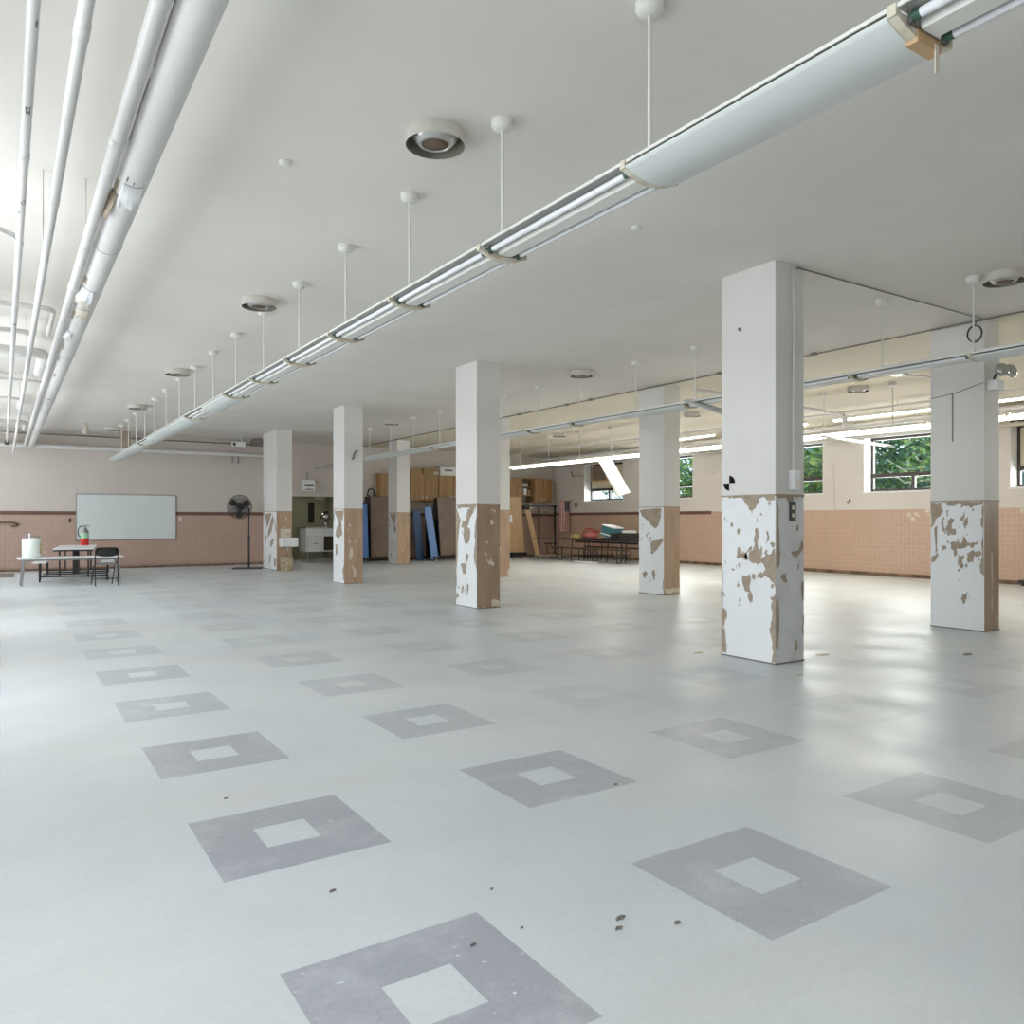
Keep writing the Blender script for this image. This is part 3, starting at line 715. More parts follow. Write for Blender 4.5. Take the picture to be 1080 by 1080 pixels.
# emergency lamp and things on the right front column
t = thing('emergency_light', 'twin head emergency lamp on the right front column', 'emergency light', (10.22, 4.86, 2.98))
m = MB(); m.box((-.11, -.13, -.02), (.06, 0, .10), 'white'); m.build('battery_box', t, bevel=.008)
for k, (x, y) in enumerate(((-.02, -.14), (.16, -.16))):
    T4 = Matrix.Translation((x, y, .22)) @ Matrix.Rotation(R(60), 4, 'X') @ Matrix.Rotation(R(20*(k*2-1)), 4, 'Y')
    m = MB(); m.lathe([(.0, -.075), (.03, -.07), (.07, -.04), (.09, 0), (.088, .02), (.06, .05), (0, .062)], 'bulb', n=28, M4=T4); m.build('lamp_head', t)
m = MB(); m.tube([(-.08, -.07, .1), (-.05, -.08, .17), (.02, -.1, .2), (.16, -.11, .2)], .012, 'black', 8); m.build('lamp_arm', t)
m = MB(); m.tube([(10.05, 4.87, 3.05), (10.052, 5.2, 2.97), (10.052, 5.52, 2.935)], .005, 'cond', 6); m.tube([(10.052, 5.24, 2.96), (10.052, 5.24, 2.36)], .006, 'cond', 6)
tag(m.build('cable'), 'thin cable stapled across the white face of the right front column', 'cable')
m = MB()
for k in range(3):
    m.tube([(10.02-.01*k, 4.95+.085*math.cos(a), 3.66+.10*math.sin(a)) for a in [i*PI/12 for i in range(25)]], .006, 'black', 6, False)
m.tube([(10.02, 4.95, 3.76), (10.02, 4.93, 3.82)], .006, 'black', 6)
tag(m.build('coiled_cable'), 'coil of black cable at the top of the right front column', 'cable')
m = MB(); m.box((6.128, 5.26, 3.24), (6.13, 5.275, 3.28), 'black'); m.tube([(6.13, 5.268, 3.26), (6.10, 5.268, 3.262)], .005, 'black', 6); tag(m.build('nail'), 'nail in the upper face of the largest column', 'nail')

# pipes over the right aisle
t = thing('white_pipe', 'white pipe crossing the ceiling behind the largest column', 'pipe', (0, 10.25, 3.72))
m = MB(); m.tube([(10.5, -.2, 0), (12.2, -.2, -.02), (15.2, .1, -.06), (15.48, .15, -.12)], .04, 'pipe', 14); m.build('pipe_run', t)
m = MB(); m.tube([(15.4, .14, -.06), (15.5, .15, -.12), (15.52, .15, -.3)], .055, 'pipe', 14); m.build('elbow', t)
def wallpipe(x, z, r, y0, y1, lb, step=3.2):
    t = thing('white_pipe', lb, 'pipe', (x, 0, z))
    m = MB(); m.tube([(0, y0, 0), (0, y1, 0)], r, 'pipe', 16); m.build('pipe_run', t)
    y = y0+.8
    while y < y1:
        q = MB(); q.tube([(0, y, r*.8), (0, y, CH-z)], .007, 'pipe', 6); q.tube([(0, y-.02, 0), (0, y+.02, 0)], r*1.12, 'pipe', 14); q.build('pipe_hanger', t); y += step
    return t
wallpipe(15.5, 3.74, .025, 2, 24.4, 'thin white pipe along the ceiling near the right wall')
wallpipe(17.55, 3.50, .07, 2, 24.4, 'thick white pipe above the right hand windows', 2.4)
wallpipe(17.82, 3.40, .03, 8.6, 24.4, 'lower thin white pipe against the right wall', 2.4)
wallpipe(17.0, 3.62, .045, 2, 24.4, 'white pipe between the ceiling strip lights and right wall', 2.8)
for (y0, y1, lb) in ((18.6, 21.4, 'wall hung cable ladder above the far right corner'), (7.4, 10.6, 'wall hung cable ladder above the tree window'), (13.2, 16.2, 'wall hung cable ladder right of the tan sided column')):
    t = thing('cable_ladder', lb, 'cable ladder', (15.9, y0, 3.42))
    for x in (0, .26):
        m = MB(); m.box((x-.012, 0, 0), (x+.012, y1-y0, .05), 'pipe'); m.build('side_rail', t)
    for k in range(9):
        m = MB(); y = (y1-y0)*(k+.5)/9; m.box((-.01, y-.02, .01), (.27, y+.02, .035), 'pipe'); m.build('rung', t)
    for y in (.1, y1-y0-.1):
        m = MB(); m.tube([(0, y, .05), (0, y, CH-3.42)], .01, 'pipe', 8); m.build('hanger_rod', t)
m = MB(); m.tube([(12.5, 7.35, CH-.03), (12.55, 7.3, CH-.05), (13.9, 7.0, CH-.06), (14.0, 6.98, CH-.1), (14.02, 6.98, 3.12)], .016, 'pipe', 10)
m.box((12.35, 7.3, CH-.05), (12.6, 7.5, CH), 'fix'); tag(m.build('conduit'), 'thin bent conduit dropping from the ceiling left of the right front column', 'conduit')

# ------------------------------------------------------------------ back wall: board, rail, fan
t = thing('whiteboard', 'large blank whiteboard on the back wall', 'whiteboard', (2.99, YB, 1.46))
m = MB(); m.box((-1.27, -.03, -.63), (1.27, 0, .63), 'wb'); m.build('writing_surface', t)
m = MB()
for a, b_ in (((-1.29, -.036, .62), (1.29, 0, .645)), ((-1.29, -.036, -.65), (1.29, 0, -.625)), ((-1.29, -.036, -.65), (-1.27, 0, .645)), ((1.27, -.036, -.65), (1.29, 0, .645))): m.box(a, b_, 'alu')
m.build('board_frame', t)
t = thing('handrail', 'brown handrail on the back wall at left edge', 'handrail', (0, YB, 1.31))
m = MB(); m.tube([(-1.5, -.09, 0), (.2, -.09, 0), (.3, -.09, -.02), (.33, -.06, -.06), (.3, -.02, -.09), (.2, -.02, -.1)], .025, 'brownlam', 10); m.build('rail', t)
m = MB(); m.tube([(-.6, -.09, -.01), (-.6, 0, -.05)], .012, 'brownlam', 8); m.build('rail_bracket', t)
m = MB(); m.box((1.53, YB-.03, 1.31), (1.59, YB, 1.42), 'dark'); tag(m.build('wall_outlet', bevel=.006), 'dark outlet on the back wall left of the whiteboard', 'outlet')
m = MB(); m.box((4.34, YB-.02, 1.35), (4.44, YB, 1.46), 'cream'); tag(m.build('wall_switch', bevel=.004), 'small cream switch plate right of the whiteboard', 'switch')

# pedestal fan
fx, fy = 5.85, 22.62
t = thing('pedestal_fan', 'black industrial pedestal fan left of the sink column', 'fan', (fx, fy, 0), R(-20))
m = MB(); m.box((-.42, -.30, 0), (.36, .30, .025), 'black'); m.build('base_plate', t, bevel=.006)
m = MB(); m.tube([(0, 0, .02), (0, 0, .9)], .028, 'black', 12); m.tube([(0, 0, .88), (0, 0, 1.72)], .02, 'black', 12); m.tube([(0, 0, .86), (0, 0, .93)], .036, 'black', 12); m.build('pole', t)
hd = bpy.data.objects.new('fan_head', None)
H4 = Matrix.Translation((-.24, -.12, 1.74)) @ Matrix.Rotation(R(-8), 4, 'Z') @ Matrix.Rotation(R(90), 4, 'X')
m = MB(); m.lathe([(0, -.22), (.06, -.22), (.085, -.18), (.085, -.06), (.05, -.04), (0, -.04)], 'black', M4=H4, n=20)
m.tube([(0, 0, 1.70), (-.1, .0, 1.74), (-.2, .02, 1.74)], .022, 'black', 8); motor = m.build('motor', t)
m = MB()
for rr in (.05, .10, .14, .18, .22, .26, .30, .335):
    dz = .075*(1-(rr/.335)**2)
    for sgn in (1, -1): m.tube([H4 @ Vector((rr*math.cos(a), rr*math.sin(a), sgn*dz)) for a in [i*PI/18 for i in range(37)]], (.0042 if rr < .33 else .010), 'black', 5, False)
for i in range(40):
    a = i*2*PI/40
    for sgn in (1, -1): m.tube([H4 @ Vector((rr*math.cos(a), rr*math.sin(a), sgn*.075*(1-(rr/.335)**2))) for rr in (.03, .12, .2, .27, .335)], .0036, 'black', 4, False)
m.build('guard', t)
for k in range(3):
    a0 = k*2*PI/3+.5; m = MB(); vs = []
    for i in range(6):
        rr = .05+.25*i/5; wd = .45+.25*math.sin(PI*i/5)
        for s_ in (-1, 0, 1): vs.append(H4 @ Vector((rr*math.cos(a0+s_*wd*.6), rr*math.sin(a0+s_*wd*.6), s_*.03)))
    m.add(vs, [(i*3+j, (i+1)*3+j, (i+1)*3+j+1, i*3+j+1) for i in range(5) for j in range(2)], 'dark', True)
    o = m.build('blade', t); so = o.modifiers.new('t', 'SOLIDIFY'); so.thickness = .003

# things at the top of the back wall
t = thing('projector', 'small pale projector box under the ceiling near the sink column', 'projector', (6.05, 24.2, 3.52))
m = MB(); m.box((-.28, -.16, .05), (.12, .16, .2), 'fix', Matrix.Rotation(R(-20), 4, 'Z')); m.build('body', t, bevel=.015)
m = MB(); m.tube([(0, 0, .2), (0, 0, CH-3.52)], .03, 'fix', 10); m.build('mount', t)
m = MB(); m.lathe([(0, -.02), (.04, -.02), (.045, .0), (0, .0)], 'dark', M4=Matrix.Translation((-.24, -.1, .12)) @ Matrix.Rotation(R(90), 4, 'X'), n=16); m.build('projector_lens', t)
m = MB(); m.box((6.3, 23.9, CH-.22), (6.75, 24.15, CH-.02), 'cond'); m.tube([(6.5, 24.0, CH-.02), (6.5, 24.0, CH)], .03, 'cond', 8); tag(m.build('ceiling_box'), 'dark box on the ceiling against the sink column', 'box')
m = MB(); m.lathe([(.02, 0), (.03, -.04), (.05, -.08), (.075, -.26), (.07, -.27), (.03, -.25), (0, -.25)], 'cream', n=20); tag(m.build('horn_speaker', loc=(1.78, 22.6, CH)), 'small pale cone hanging from the ceiling above the whiteboard', 'speaker')
m = MB(); m.box((2.72, 23.9, 3.42), (2.98, 23.95, 3.83), 'peel'); tag(m.build('hanging_sign_board'), 'blank brown board hanging behind the farthest left diffuser', 'sign')
t = thing('wall_heater', 'white vented box on the wall above the dark alcove', 'wall unit', (8.22, YB, 2.30))
m = MB(); m.box((-.19, -.22, 0), (.19, 0, .36), 'white'); m.build('casing', t, bevel=.015)
m = MB(); m.box((-.14, -.235, .15), (.14, -.22, .22), 'dark'); m.box((-.12, -.23, .03), (.12, -.22, .07), 'louver'); m.build('vent_slot', t)
m = MB(); m.tube([(0, -.03, .36), (0, -.03, .5), (-.02, -.02, .62)], .012, 'cond', 8); m.build('feed_pipe', t)

# ------------------------------------------------------------------ alcove
t = thing('double_door', 'olive double door with two slit windows in the dark alcove', 'door', (8.75, 27.15, 0))
for s_ in (-1, 1):
    m = MB(); m.box((min(0, s_*.9), -.045, 0), (max(0, s_*.9), 0, 2.1), 'olive'); lf = m.build('door_leaf', t, bevel=.004)
    m = MB(); m.box((s_*.42-.11, -.055, 1.28), (s_*.42+.11, -.045, 2.0), 'black'); m.build('slit_window', lf)
    m = MB(); m.box((s_*.08-.02, -.09, .95), (s_*.08+.02, -.045, 1.15), 'steel'); m.build('pull_handle', lf)
t = thing('sink_counter', 'white counter with drawer and open cubby in the alcove', 'counter', (8.26, 24.86, 0))
m = MB(); m.box((0, 0, .34), (1.40, .72, .37), 'white'); m.box((0, 0, .84), (1.40, .72, 1.10), 'white'); m.box((0, 0, .37), (.03, .72, .84), 'white'); m.box((1.37, 0, .37), (1.4, .72, .84), 'white'); m.box((.55, .0, .37), (.58, .72, .84), 'white'); m.box((.03, .69, .37), (1.37, .72, .84), 'brownlam')
m.build('cabinet', t, bevel=.004)
m = MB(); m.box((-.02, -.02, 1.10), (1.42, .74, 1.13), 'steel'); m.build('countertop', t)
m = MB(); m.box((.035, -.018, .375), (.545, 0, .835), 'white'); d_ = m.build('drawer', t)
m = MB(); m.box((.22, -.03, .60), (.36, -.018, .62), 'black'); m.build('handle', d_)
for x in (.08, 1.32):
    for y in (.08, .64):
        m = MB(); m.tube([(x, y, .34), (x, y, .01)], .022, 'steel', 10); m.tube([(x, y, .03), (x, y, .0)], .04, 'steel', 10); m.build('leg', t)
t = thing('coffee_urn', 'shiny metal urn on the alcove counter', 'urn', (9.02, 25.2, 1.13))
m = MB(); m.lathe([(.06, 0), (.06, .02), (.035, .04), (.035, .22), (.13, .26), (.16, .36), (.13, .46), (0, .50)], 'chrome', n=24); m.build('urn_body', t)
m = MB(); m.lathe([(.05, .49), (.11, .49), (.09, .53), (0, .55)], 'black', n=20); m.build('lid', t)
m = MB(); m.tube([(-.12, -.08, .34), (-.2, -.12, .36), (-.22, -.13, .28)], .018, 'black', 8); m.build('spout', t)
m = MB(); m.box((9.30, 27.07, 2.10), (9.66, 27.15, 2.19), 'jug'); tag(m.build('wall_lamp', bevel=.01), 'pale oblong wall lamp high in the alcove', 'lamp')

t = thing('added_alcove_light', 'small added unseen light on the low ceiling inside the dark alcove', 'light fixture', (8.6, 26.0, 2.40))  # out of view, added to brighten the alcove
m = MB(); m.box((-.45, -.12, -.05), (.45, .12, 0), 'fix'); m.build('added_light_body', t)
m = MB(); m.box((-.42, -.10, -.065), (.42, .10, -.05), 'lamp'); m.build('added_light_diffuser', t)
# sink and bin on the far column
t = thing('wall_sink', 'white wall mounted sink on the far left row column', 'sink', (6.51, 21.32, .55))
m = MB(); m.box((-.16, -.03, .32), (.12, 0, .58), 'cream'); m.build('backsplash', t, bevel=.01)
m = MB(); m.box((-.20, -.32, .10), (.24, -.006, .13), 'white'); m.box((-.20, -.32, .13), (-.17, -.006, .34), 'white'); m.box((.21, -.32, .13), (.24, -.006, .34), 'white'); m.box((-.17, -.32, .13), (.21, -.29, .34), 'white'); m.box((-.17, -.05, .13), (.21, -.006, .34), 'white'); m.build('basin', t, bevel=.012)
m = MB(); m.tube([(.0, -.15, .1), (.0, -.15, -.1), (.03, -.08, -.16), (.03, 0, -.16)], .02, 'chrome', 10); m.build('drain_pipe', t)
m = MB(); m.tube([(.02, -.03, .42), (.02, -.12, .45), (.02, -.14, .40)], .012, 'chrome', 8); m.build('tap', t)
m = MB(); m.lathe([(.15, 0), (.17, .38), (.155, .38), (.14, .02), (0, .02)], 'plant', n=20); tag(m.build('waste_bin', loc=(6.44, 21.05, 0)), 'beige gritty waste bin under the wall sink', 'bin')

# ------------------------------------------------------------------ left furniture group
t = thing('long_table', 'long low white table with grey legs at far left', 'table', (1.24, 19.2, 0), R(2))
m = MB(); m.box((-.98, -.30, .555), (.98, .30, .59), 'white'); m.build('tabletop', t, bevel=.008)
for sx in (-1, 1):
    for sy in (-1, 1):
        m = MB(); m.tube([(sx*.88, sy*.24, .555), (sx*.885, sy*.24, .36), (sx*.92, sy*.25, 0)], [.02, .019, .014], 'steel', 10); m.build('leg', t)
m = MB(); m.box((-.86, -.22, .52), (.86, -.20, .555), 'steel'); m.box((-.86, .20, .52), (.86, .22, .555), 'steel'); m.build('apron', t)
# water jug
t = thing('water_cooler_jug', 'white drink cooler jug with handle on the long low table', 'cooler', (.52, 19.24, .59))
m = MB(); m.lathe([(.165, 0), (.18, .01), (.18, .36), (.165, .385), (.05, .40), (0, .40)], 'jug', n=28); m.build('jug_body', t)
m = MB(); m.box((.13, -.12, .08), (.20, -.02, .30), 'plant'); m.build('spigot_panel', t)
m = MB(); m.tube([(.19, -.07, .12), (.235, -.09, .12), (.235, -.09, .08)], .016, 'cream', 8); m.build('spigot', t)
m = MB(); m.tube([(-.15, 0, .38), (-.12, 0, .44), (.12, 0, .44), (.15, 0, .38)], .012, 'steel', 8); m.tube([(-.04, 0, .40), (-.04, 0, .5)], .02, 'white', 8); m.build('handle', t)
# mobile table with benches
t = thing('bench_table', 'white topped mobile table with attached benches beside the back wall', 'table', (1.47, 21.2, 0), R(-6))
m = MB(); m.box((-.40, -1.4, .715), (.40, 1.4, .745), 'white'); m.build('tabletop', t, bevel=.006)
m = MB(); m.box((-.39, -1.38, .68), (.39, 1.38, .713), 'black'); m.build('table_frame', t)
for sx in (-1, 1):
    m = MB(); m.box((sx*.66-.14, -1.3, .415), (sx*.66+.14, 1.3, .445), 'white'); m.build('bench', t, bevel=.006)
    for y in (-1.2, 1.2):
        for yy, zz in ((y, .10), (y-.2*(1 if y > 0 else -1), .12)): MB().tube([(sx*.66, yy, .415), (sx*.66, yy, zz)], .02, 'black', 8).build('bench_leg', t)
        m = MB()
        m = MB(); m.lathe([(0, -.015), (.05, -.015), (.05, .015), (0, .015)], 'black', M4=Matrix.Translation((sx*.66, y, .05)) @ Matrix.Rotation(R(90), 4, 'Y'), n=16); m.tube([(sx*.66+.02, y, .05), (sx*.66+.02, y, .13)], .008, 'black', 6); m.build('caster', t)
for y in (-1.2, -.35, .35, 1.2):
    m = MB(); m.tube([(-.66, y, .12), (.66, y, .12)], .016, 'black', 8); m.build('cross_bar', t)
for y in (-1.2, 1.2):
    for sx in (-.28, .28):
        m = MB(); m.tube([(sx, y, .12), (sx, y, .68)], .018, 'black', 8); m.build('table_leg', t)
m = MB(); m.box((-.06, -.38, .11), (.06, .38, .68), 'dark'); m.build('fold_hinge', t)
# fire extinguisher
t = thing('fire_extinguisher', 'red fire extinguisher with pale label standing on the bench table', 'fire extinguisher', (1.74, 22.38, .745))
m = MB(); m.lathe([(.085, 0), (.095, .01), (.095, .17)], 'red', n=24); m.lathe([(.0955, .17), (.0955, .30)], 'green', n=24); m.lathe([(.094, .30), (.08, .37), (.035, .42), (.03, .44)], 'steel', n=24); m.build('cylinder', t)
m = MB(); m.tube([(0, 0, .43), (0, 0, .49)], .024, 'steel', 10); m.box((-.02, -.014, .49), (.12, .014, .505), 'steel'); m.box((-.02, -.014, .46), (.1, .014, .472), 'steel'); m.build('valve_handle', t)
m = MB(); m.tube([(-.02, 0, .47), (-.1, 0, .47), (-.15, 0, .38), (-.14, 0, .24), (-.10, -.03, .20)], .012, 'black', 8); m.build('hose', t)
# folding chair seen from behind
t = thing('folding_chair', 'black folding chair pulled up to the long low table', 'chair', (1.80, 18.48, 0), R(6))
for sx in (-1, 1):
    x = sx*.215
    m = MB(); m.tube([(x, -.22, .0), (x, -.02, .42), (x, .0, .52)] if False else [(x, -.24, 0), (x, -.19, .45), (x, -.24, .74)], .012, 'black', 8); m.build('back_leg', t)
    m = MB(); m.tube([(x*.93, -.20, .50), (x*.93, .0, .40), (x*.93, .26, 0)], .011, 'black', 8); m.build('front_leg', t)
m = MB(); m.tube([(-.215, -.24, .73)]+[(-.215+.05-.05*math.cos(a), -.245, .73+.06*math.sin(a)) for a in (.5, 1, PI/2)]+[(.165+.05*math.sin(a), -.245, .73+.06*math.cos(a)) for a in (0, .5, 1)]+[(.215, -.24, .73)], .012, 'black', 8); m.build('back_rail', t)
m = MB(); pr = []
for i in range(9):
    u = -1+i/4; pr.append((u*.205, -.235+.03*(1-u*u)*-1))
vs = [(x, y, z) for z in (.61, .785) for x, y in pr]; vs = [(x, y, z-(.03*(1-(x/.205)**2) if z < .7 else 0)+(.03 if z < .7 else 0)) for x, y, z in vs]
m.add(vs, [(i, i+1, 9+i+1, 9+i) for i in range(8)], 'black', True); o = m.build('backrest', t); so = o.modifiers.new('t', 'SOLIDIFY'); so.thickness = .008
m = MB(); m.box((-.20, -.17, .435), (.20, .22, .46), 'steel'); m.build('seat', t, bevel=.01)
m = MB(); m.tube([(-.2, .19, .12), (.2, .19, .12)], .009, 'black', 6); m.tube([(-.21, -.222, .15), (.21, -.222, .15)], .009, 'black', 6); m.build('stretcher', t)

# ------------------------------------------------------------------ folded tables at the back
def folded(x, y, rz, wpan, blue2, lb, lean=6, splay=5, back=0):
    t = thing('folded_cafeteria_table', lb, 'folded table', (x, y, 0), rz, 'folded cafeteria tables at the back')
    for s_ in (-1, 1):
        T4 = Matrix.Translation((0, s_*.26, .18)) @ Matrix.Rotation(R(s_*lean), 4, 'X')
        m = MB(); m.box((-wpan/2, -.018, 0), (wpan/2, .018, 1.95), 'brownlam', T4); m.build('tabletop', t)
        m = MB(); m.box((-wpan/2-.02, -.024, 0), (-wpan/2, .024, 1.95), 'black', T4); m.box((wpan/2, -.024, 0), (wpan/2+.02, .024, 1.95), 'black', T4); m.box((-wpan/2-.02, -.024, 1.95), (wpan/2+.02, .024, 1.97), 'black', T4); m.build('edge_trim', t)
        for sx in (-1, 1):
            m = MB(); xx = sx*(wpan/2+.22)+(-back if s_ > 0 and sx < 0 else 0)
            m.box((xx-.14, -.02, -.04), (xx+.14, .02, 1.72), blue2 if s_ > 0 else 'blue', T4 @ Matrix.Translation((0, -.06*s_-.02, 0)) @ Matrix.Rotation(R((-splay if sx < 0 else splay)*(1.6 if back and s_ > 0 else 1)), 4, 'Y')); m.build('bench', t)
    m = MB(); m.box((-wpan/2-.3, -.30, .10), (-wpan/2+.0, .30, .15), 'black'); m.box((wpan/2, -.30, .10), (wpan/2+.3, .30, .15), 'black'); m.box((-wpan/2, -.05, .10), (wpan/2, .05, .15), 'black'); m.box((-wpan/2, -.03, .15), (wpan/2, .03, 1.4), 'black'); m.box((-wpan/2-.40, .02, .15), (-wpan/2-.03, .05, 1.93), 'black'); m.build('frame', t)
    for sx in (-1, 1):
        for s_ in (-1, 1):
            m = MB(); m.lathe([(0, -.02), (.05, -.02), (.05, .02), (0, .02)], 'steel', M4=Matrix.Translation((sx*(wpan/2+.2), s_*.26, .05)) @ Matrix.Rotation(R(90), 4, 'Y'), n=14); m.box((sx*(wpan/2+.2)-.03, s_*.26-.02, .05), (sx*(wpan/2+.2)+.03, s_*.26+.02, .105), 'black'); m.build('caster', t)
    return t
folded(10.46, 24.05, 0, .84, 'blue_shade', 'folded table standing upright left of the farthest right row column', 2, 1)
folded(12.80, 23.75, R(8), .90, 'blue_shade', 'folded table standing upright right of the farthest right row column, blue benches splayed', 6, 6, .30)
m = MB(); m.tube([(10.02, 23.9, 2.14+.02), (9.95, 23.9, 2.2), (10.0, 23.9, 2.36), (10.12, 23.9, 2.4), (10.2, 23.9, 2.3), (10.17, 23.92, 2.2), (10.3, 23.95, 2.17)], .022, 'black', 8)
tag(m.build('black_hose'), 'black hose looped on top of the left folded table', 'hose')

# upper cabinets
def cabinet(x0, x1, lb, ndoor=2):
    t = thing('wall_cabinet', lb, 'cabinet', (x0, YB, 2.02), 0, 'oak wall cabinets on the back wall')
    w_ = x1-x0; m = MB(); m.box((0, -.33, 0), (w_, 0, .92), 'wood'); m.build('carcass', t)
    for k in range(ndoor):
        a = w_*k/ndoor+.012; b_ = w_*(k+1)/ndoor-.012
        m = MB(); m.box((a, -.352, .012), (b_, -.33, .908), 'wood'); d = m.build('door', t, bevel=.004)
        m = MB(); m.box(((b_-.06) if k % 2 == 0 else a+.04, -.37, .08), ((b_-.04) if k % 2 == 0 else a+.06, -.352, .2), 'alu'); m.build('handle', d)
cabinet(10.60, 11.70, 'oak wall cabinet leftmost on the back wall, behind the farthest right column')
cabinet(11.71, 12.80, 'oak wall cabinet under the two cardboard cartons')
cabinet(12.81, 13.95, 'oak wall cabinet under the white carton')
cabinet(15.30, 16.33, 'oak wall cabinet left of the open shelf')
cabinet(16.90, 17.72, 'oak wall cabinet nearest the far right corner')
t = thing('open_shelf', 'open oak shelf between two wall cabinets in the far corner', 'shelf', (16.34, YB, 2.02))
m = MB(); m.box((0, -.30, 0), (.02, 0, .92), 'wood'); m.box((.53, -.30, 0), (.55, 0, .92), 'wood'); m.box((.02, -.02, 0), (.53, 0, .92), 'brownlam'); m.box((.02, -.3, .9), (.53, -.02, .92), 'wood'); m.build('carcass', t)
for z in (0, .28, .60):
    m = MB(); m.box((.02, -.29, z), (.53, -.02, z+.02), 'wood'); m.build('shelf_board', t)
for (x, z, w_, h_, c, lb) in ((16.48, 2.32, .12, .24, 'white', 'white packet on the middle of the open oak shelf'), (16.42, 2.64, .24, .12, 'cream', 'pale bowl shaped box on the top of the open oak shelf'), (16.62, 2.32, .18, .2, 'card', 'brown box on the middle of the open oak shelf')):
    m = MB(); m.box((x, YB-.24, z), (x+w_, YB-.06, z+h_), c); tag(m.build('carton', bevel=.006), lb, 'box')
for (x0, x1, z1, c, lb) in ((11.74, 12.20, .20, 'card', 'left cardboard carton on top of the oak cabinets'), (12.24, 12.84, .23, 'card', 'right cardboard carton on top of the oak cabinets, with pale label')):
    t = thing('cardboard_box', lb, 'box', (x0, YB-.32, 2.94))
    m = MB(); m.box((0, 0, 0), (x1-x0, .30, z1), c); m.build('carton_body', t, bevel=.004)
    if x0 > 12.22:
        m = MB(); m.box((.38, -.003, .03), (.57, 0, .12), 'cream'); m.build('paper_label', t)
t = thing('white_box', 'white carton with a dark printed band on the oak cabinets', 'box', (12.86, YB-.34, 2.94))
m = MB(); m.box((0, 0, 0), (.64, .30, .30), 'white'); m.build('carton_body', t, bevel=.006)
m = MB(); m.box((.18, -.003, .15), (.50, 0, .22), 'cond'); m.build('printed_band', t)

# boards leaning in the corner
t = thing('plywood_panel', 'tall tan plywood panel with a white notice, leaning at the back', 'panel', (15.55, 23.55, .01), R(4))
T4 = Matrix.Rotation(R(-5), 4, 'X')
m = MB(); m.box((-.42, -.025, .20), (.34, .025, 2.2), 'tan', T4); m.build('board', t)
m = MB(); m.box((-.28, -.029, 1.28), (-.13, -.0255, 1.55), 'white', T4); m.build('paper_notice', t)
m = MB(); m.box((-.44, -.14, .05), (.36, .2, .20), 'black'); 
for x in (-.35, .27): m.tube([(x, -.1, .0), (x, -.1, .06)], .03, 'steel', 10); m.tube([(x, .15, .0), (x, .15, .06)], .03, 'steel', 10)
m.build('trolley_base', t)
t = tag(MB().box((-.10, -.012, 0), (.10, .012, 1.78), 'tan').build('leaning_board', loc=(16.30, 23.25, .02), rot=(R(-12), R(-8), 0)), 'narrow pinkish board leaning beside the tall plywood panel', 'board')
t = thing('garment_rack', 'black garment rack with a bar in the far right corner', 'rack', (16.95, 23.9, 0))
m = MB(); m.box((-.55, -.03, 1.86), (.62, .03, 1.92), 'black'); m.build('hanging_bar', t)
for x in (-.18, .56):
    m = MB(); m.box((x-.025, -.025, .08), (x+.025, .025, 1.86), 'black'); m.build('post', t)
m = MB(); m.box((-.5, -.2, .06), (.6, .2, .09), 'black'); m.build('base', t)
for x in (-.45, .55):
    for y in (-.17, .17):
        m = MB(); m.tube([(x, y, 0), (x, y, .06)], .03, 'steel', 10); m.build('caster', t)
m = MB(); m.box((16.3, 24.38, 1.72), (17.7, 24.7, 1.76), 'beige'); m.box((16.35, 24.5, 1.62), (16.4, 24.7, 1.72), 'beige'); m.box((17.6, 24.5, 1.62), (17.65, 24.7, 1.72), 'beige'); tag(m.build('wall_shelf'), 'pale wall shelf under the open oak shelf', 'shelf')
for (x, w_, h_, c, lb) in ((16.45, .2, .16, 'dark', 'black box at the left of the pale wall shelf'), (16.72, .16, .22, 'cream', 'cream box on the pale wall shelf')):
    m = MB(); m.box((x, 24.42, 1.76), (x+w_, 24.6, 1.76+h_), c); tag(m.build('shelf_box', bevel=.004), lb, 'box')
t = thing('stool', 'black folding stool before the garment rack', 'stool', (16.75, 23.15, 0))
m = MB(); m.box((-.17, -.15, .5), (.17, .15, .54), 'black'); m.build('seat', t, bevel=.01)
for sx in (-1, 1):
    m = MB(); m.tube([(sx*.14, -.12, .5), (sx*.14, .14, 0)], .012, 'black', 8); m.tube([(sx*.12, .12, .5), (sx*.12, -.14, 0)], .012, 'black', 8); m.build('leg', t)
t = thing('dolly', 'low beige wheeled dolly on the floor before the garment rack', 'dolly', (16.35, 22.55, 0), R(-8))
m = MB(); m.box((-.55, -.25, .10), (.75, .25, .15), 'plant'); m.build('deck', t)
for x in (-.45, .65):
    for y in (-.2, .2):
        m = MB(); m.lathe([(0, -.02), (.05, -.02), (.05, .02), (0, .02)], 'steel', M4=Matrix.Translation((x, y, .05)) @ Matrix.Rotation(R(90), 4, 'X'), n=14); m.build('wheel', t)
m = MB(); m.tube([(.2, .2, .15), (.2, .2, .75)], .015, 'plant', 8); m.tube([(-.6, .2, .74), (.75, .2, .74)], .015, 'brownlam', 8); m.build('push_bar', t)

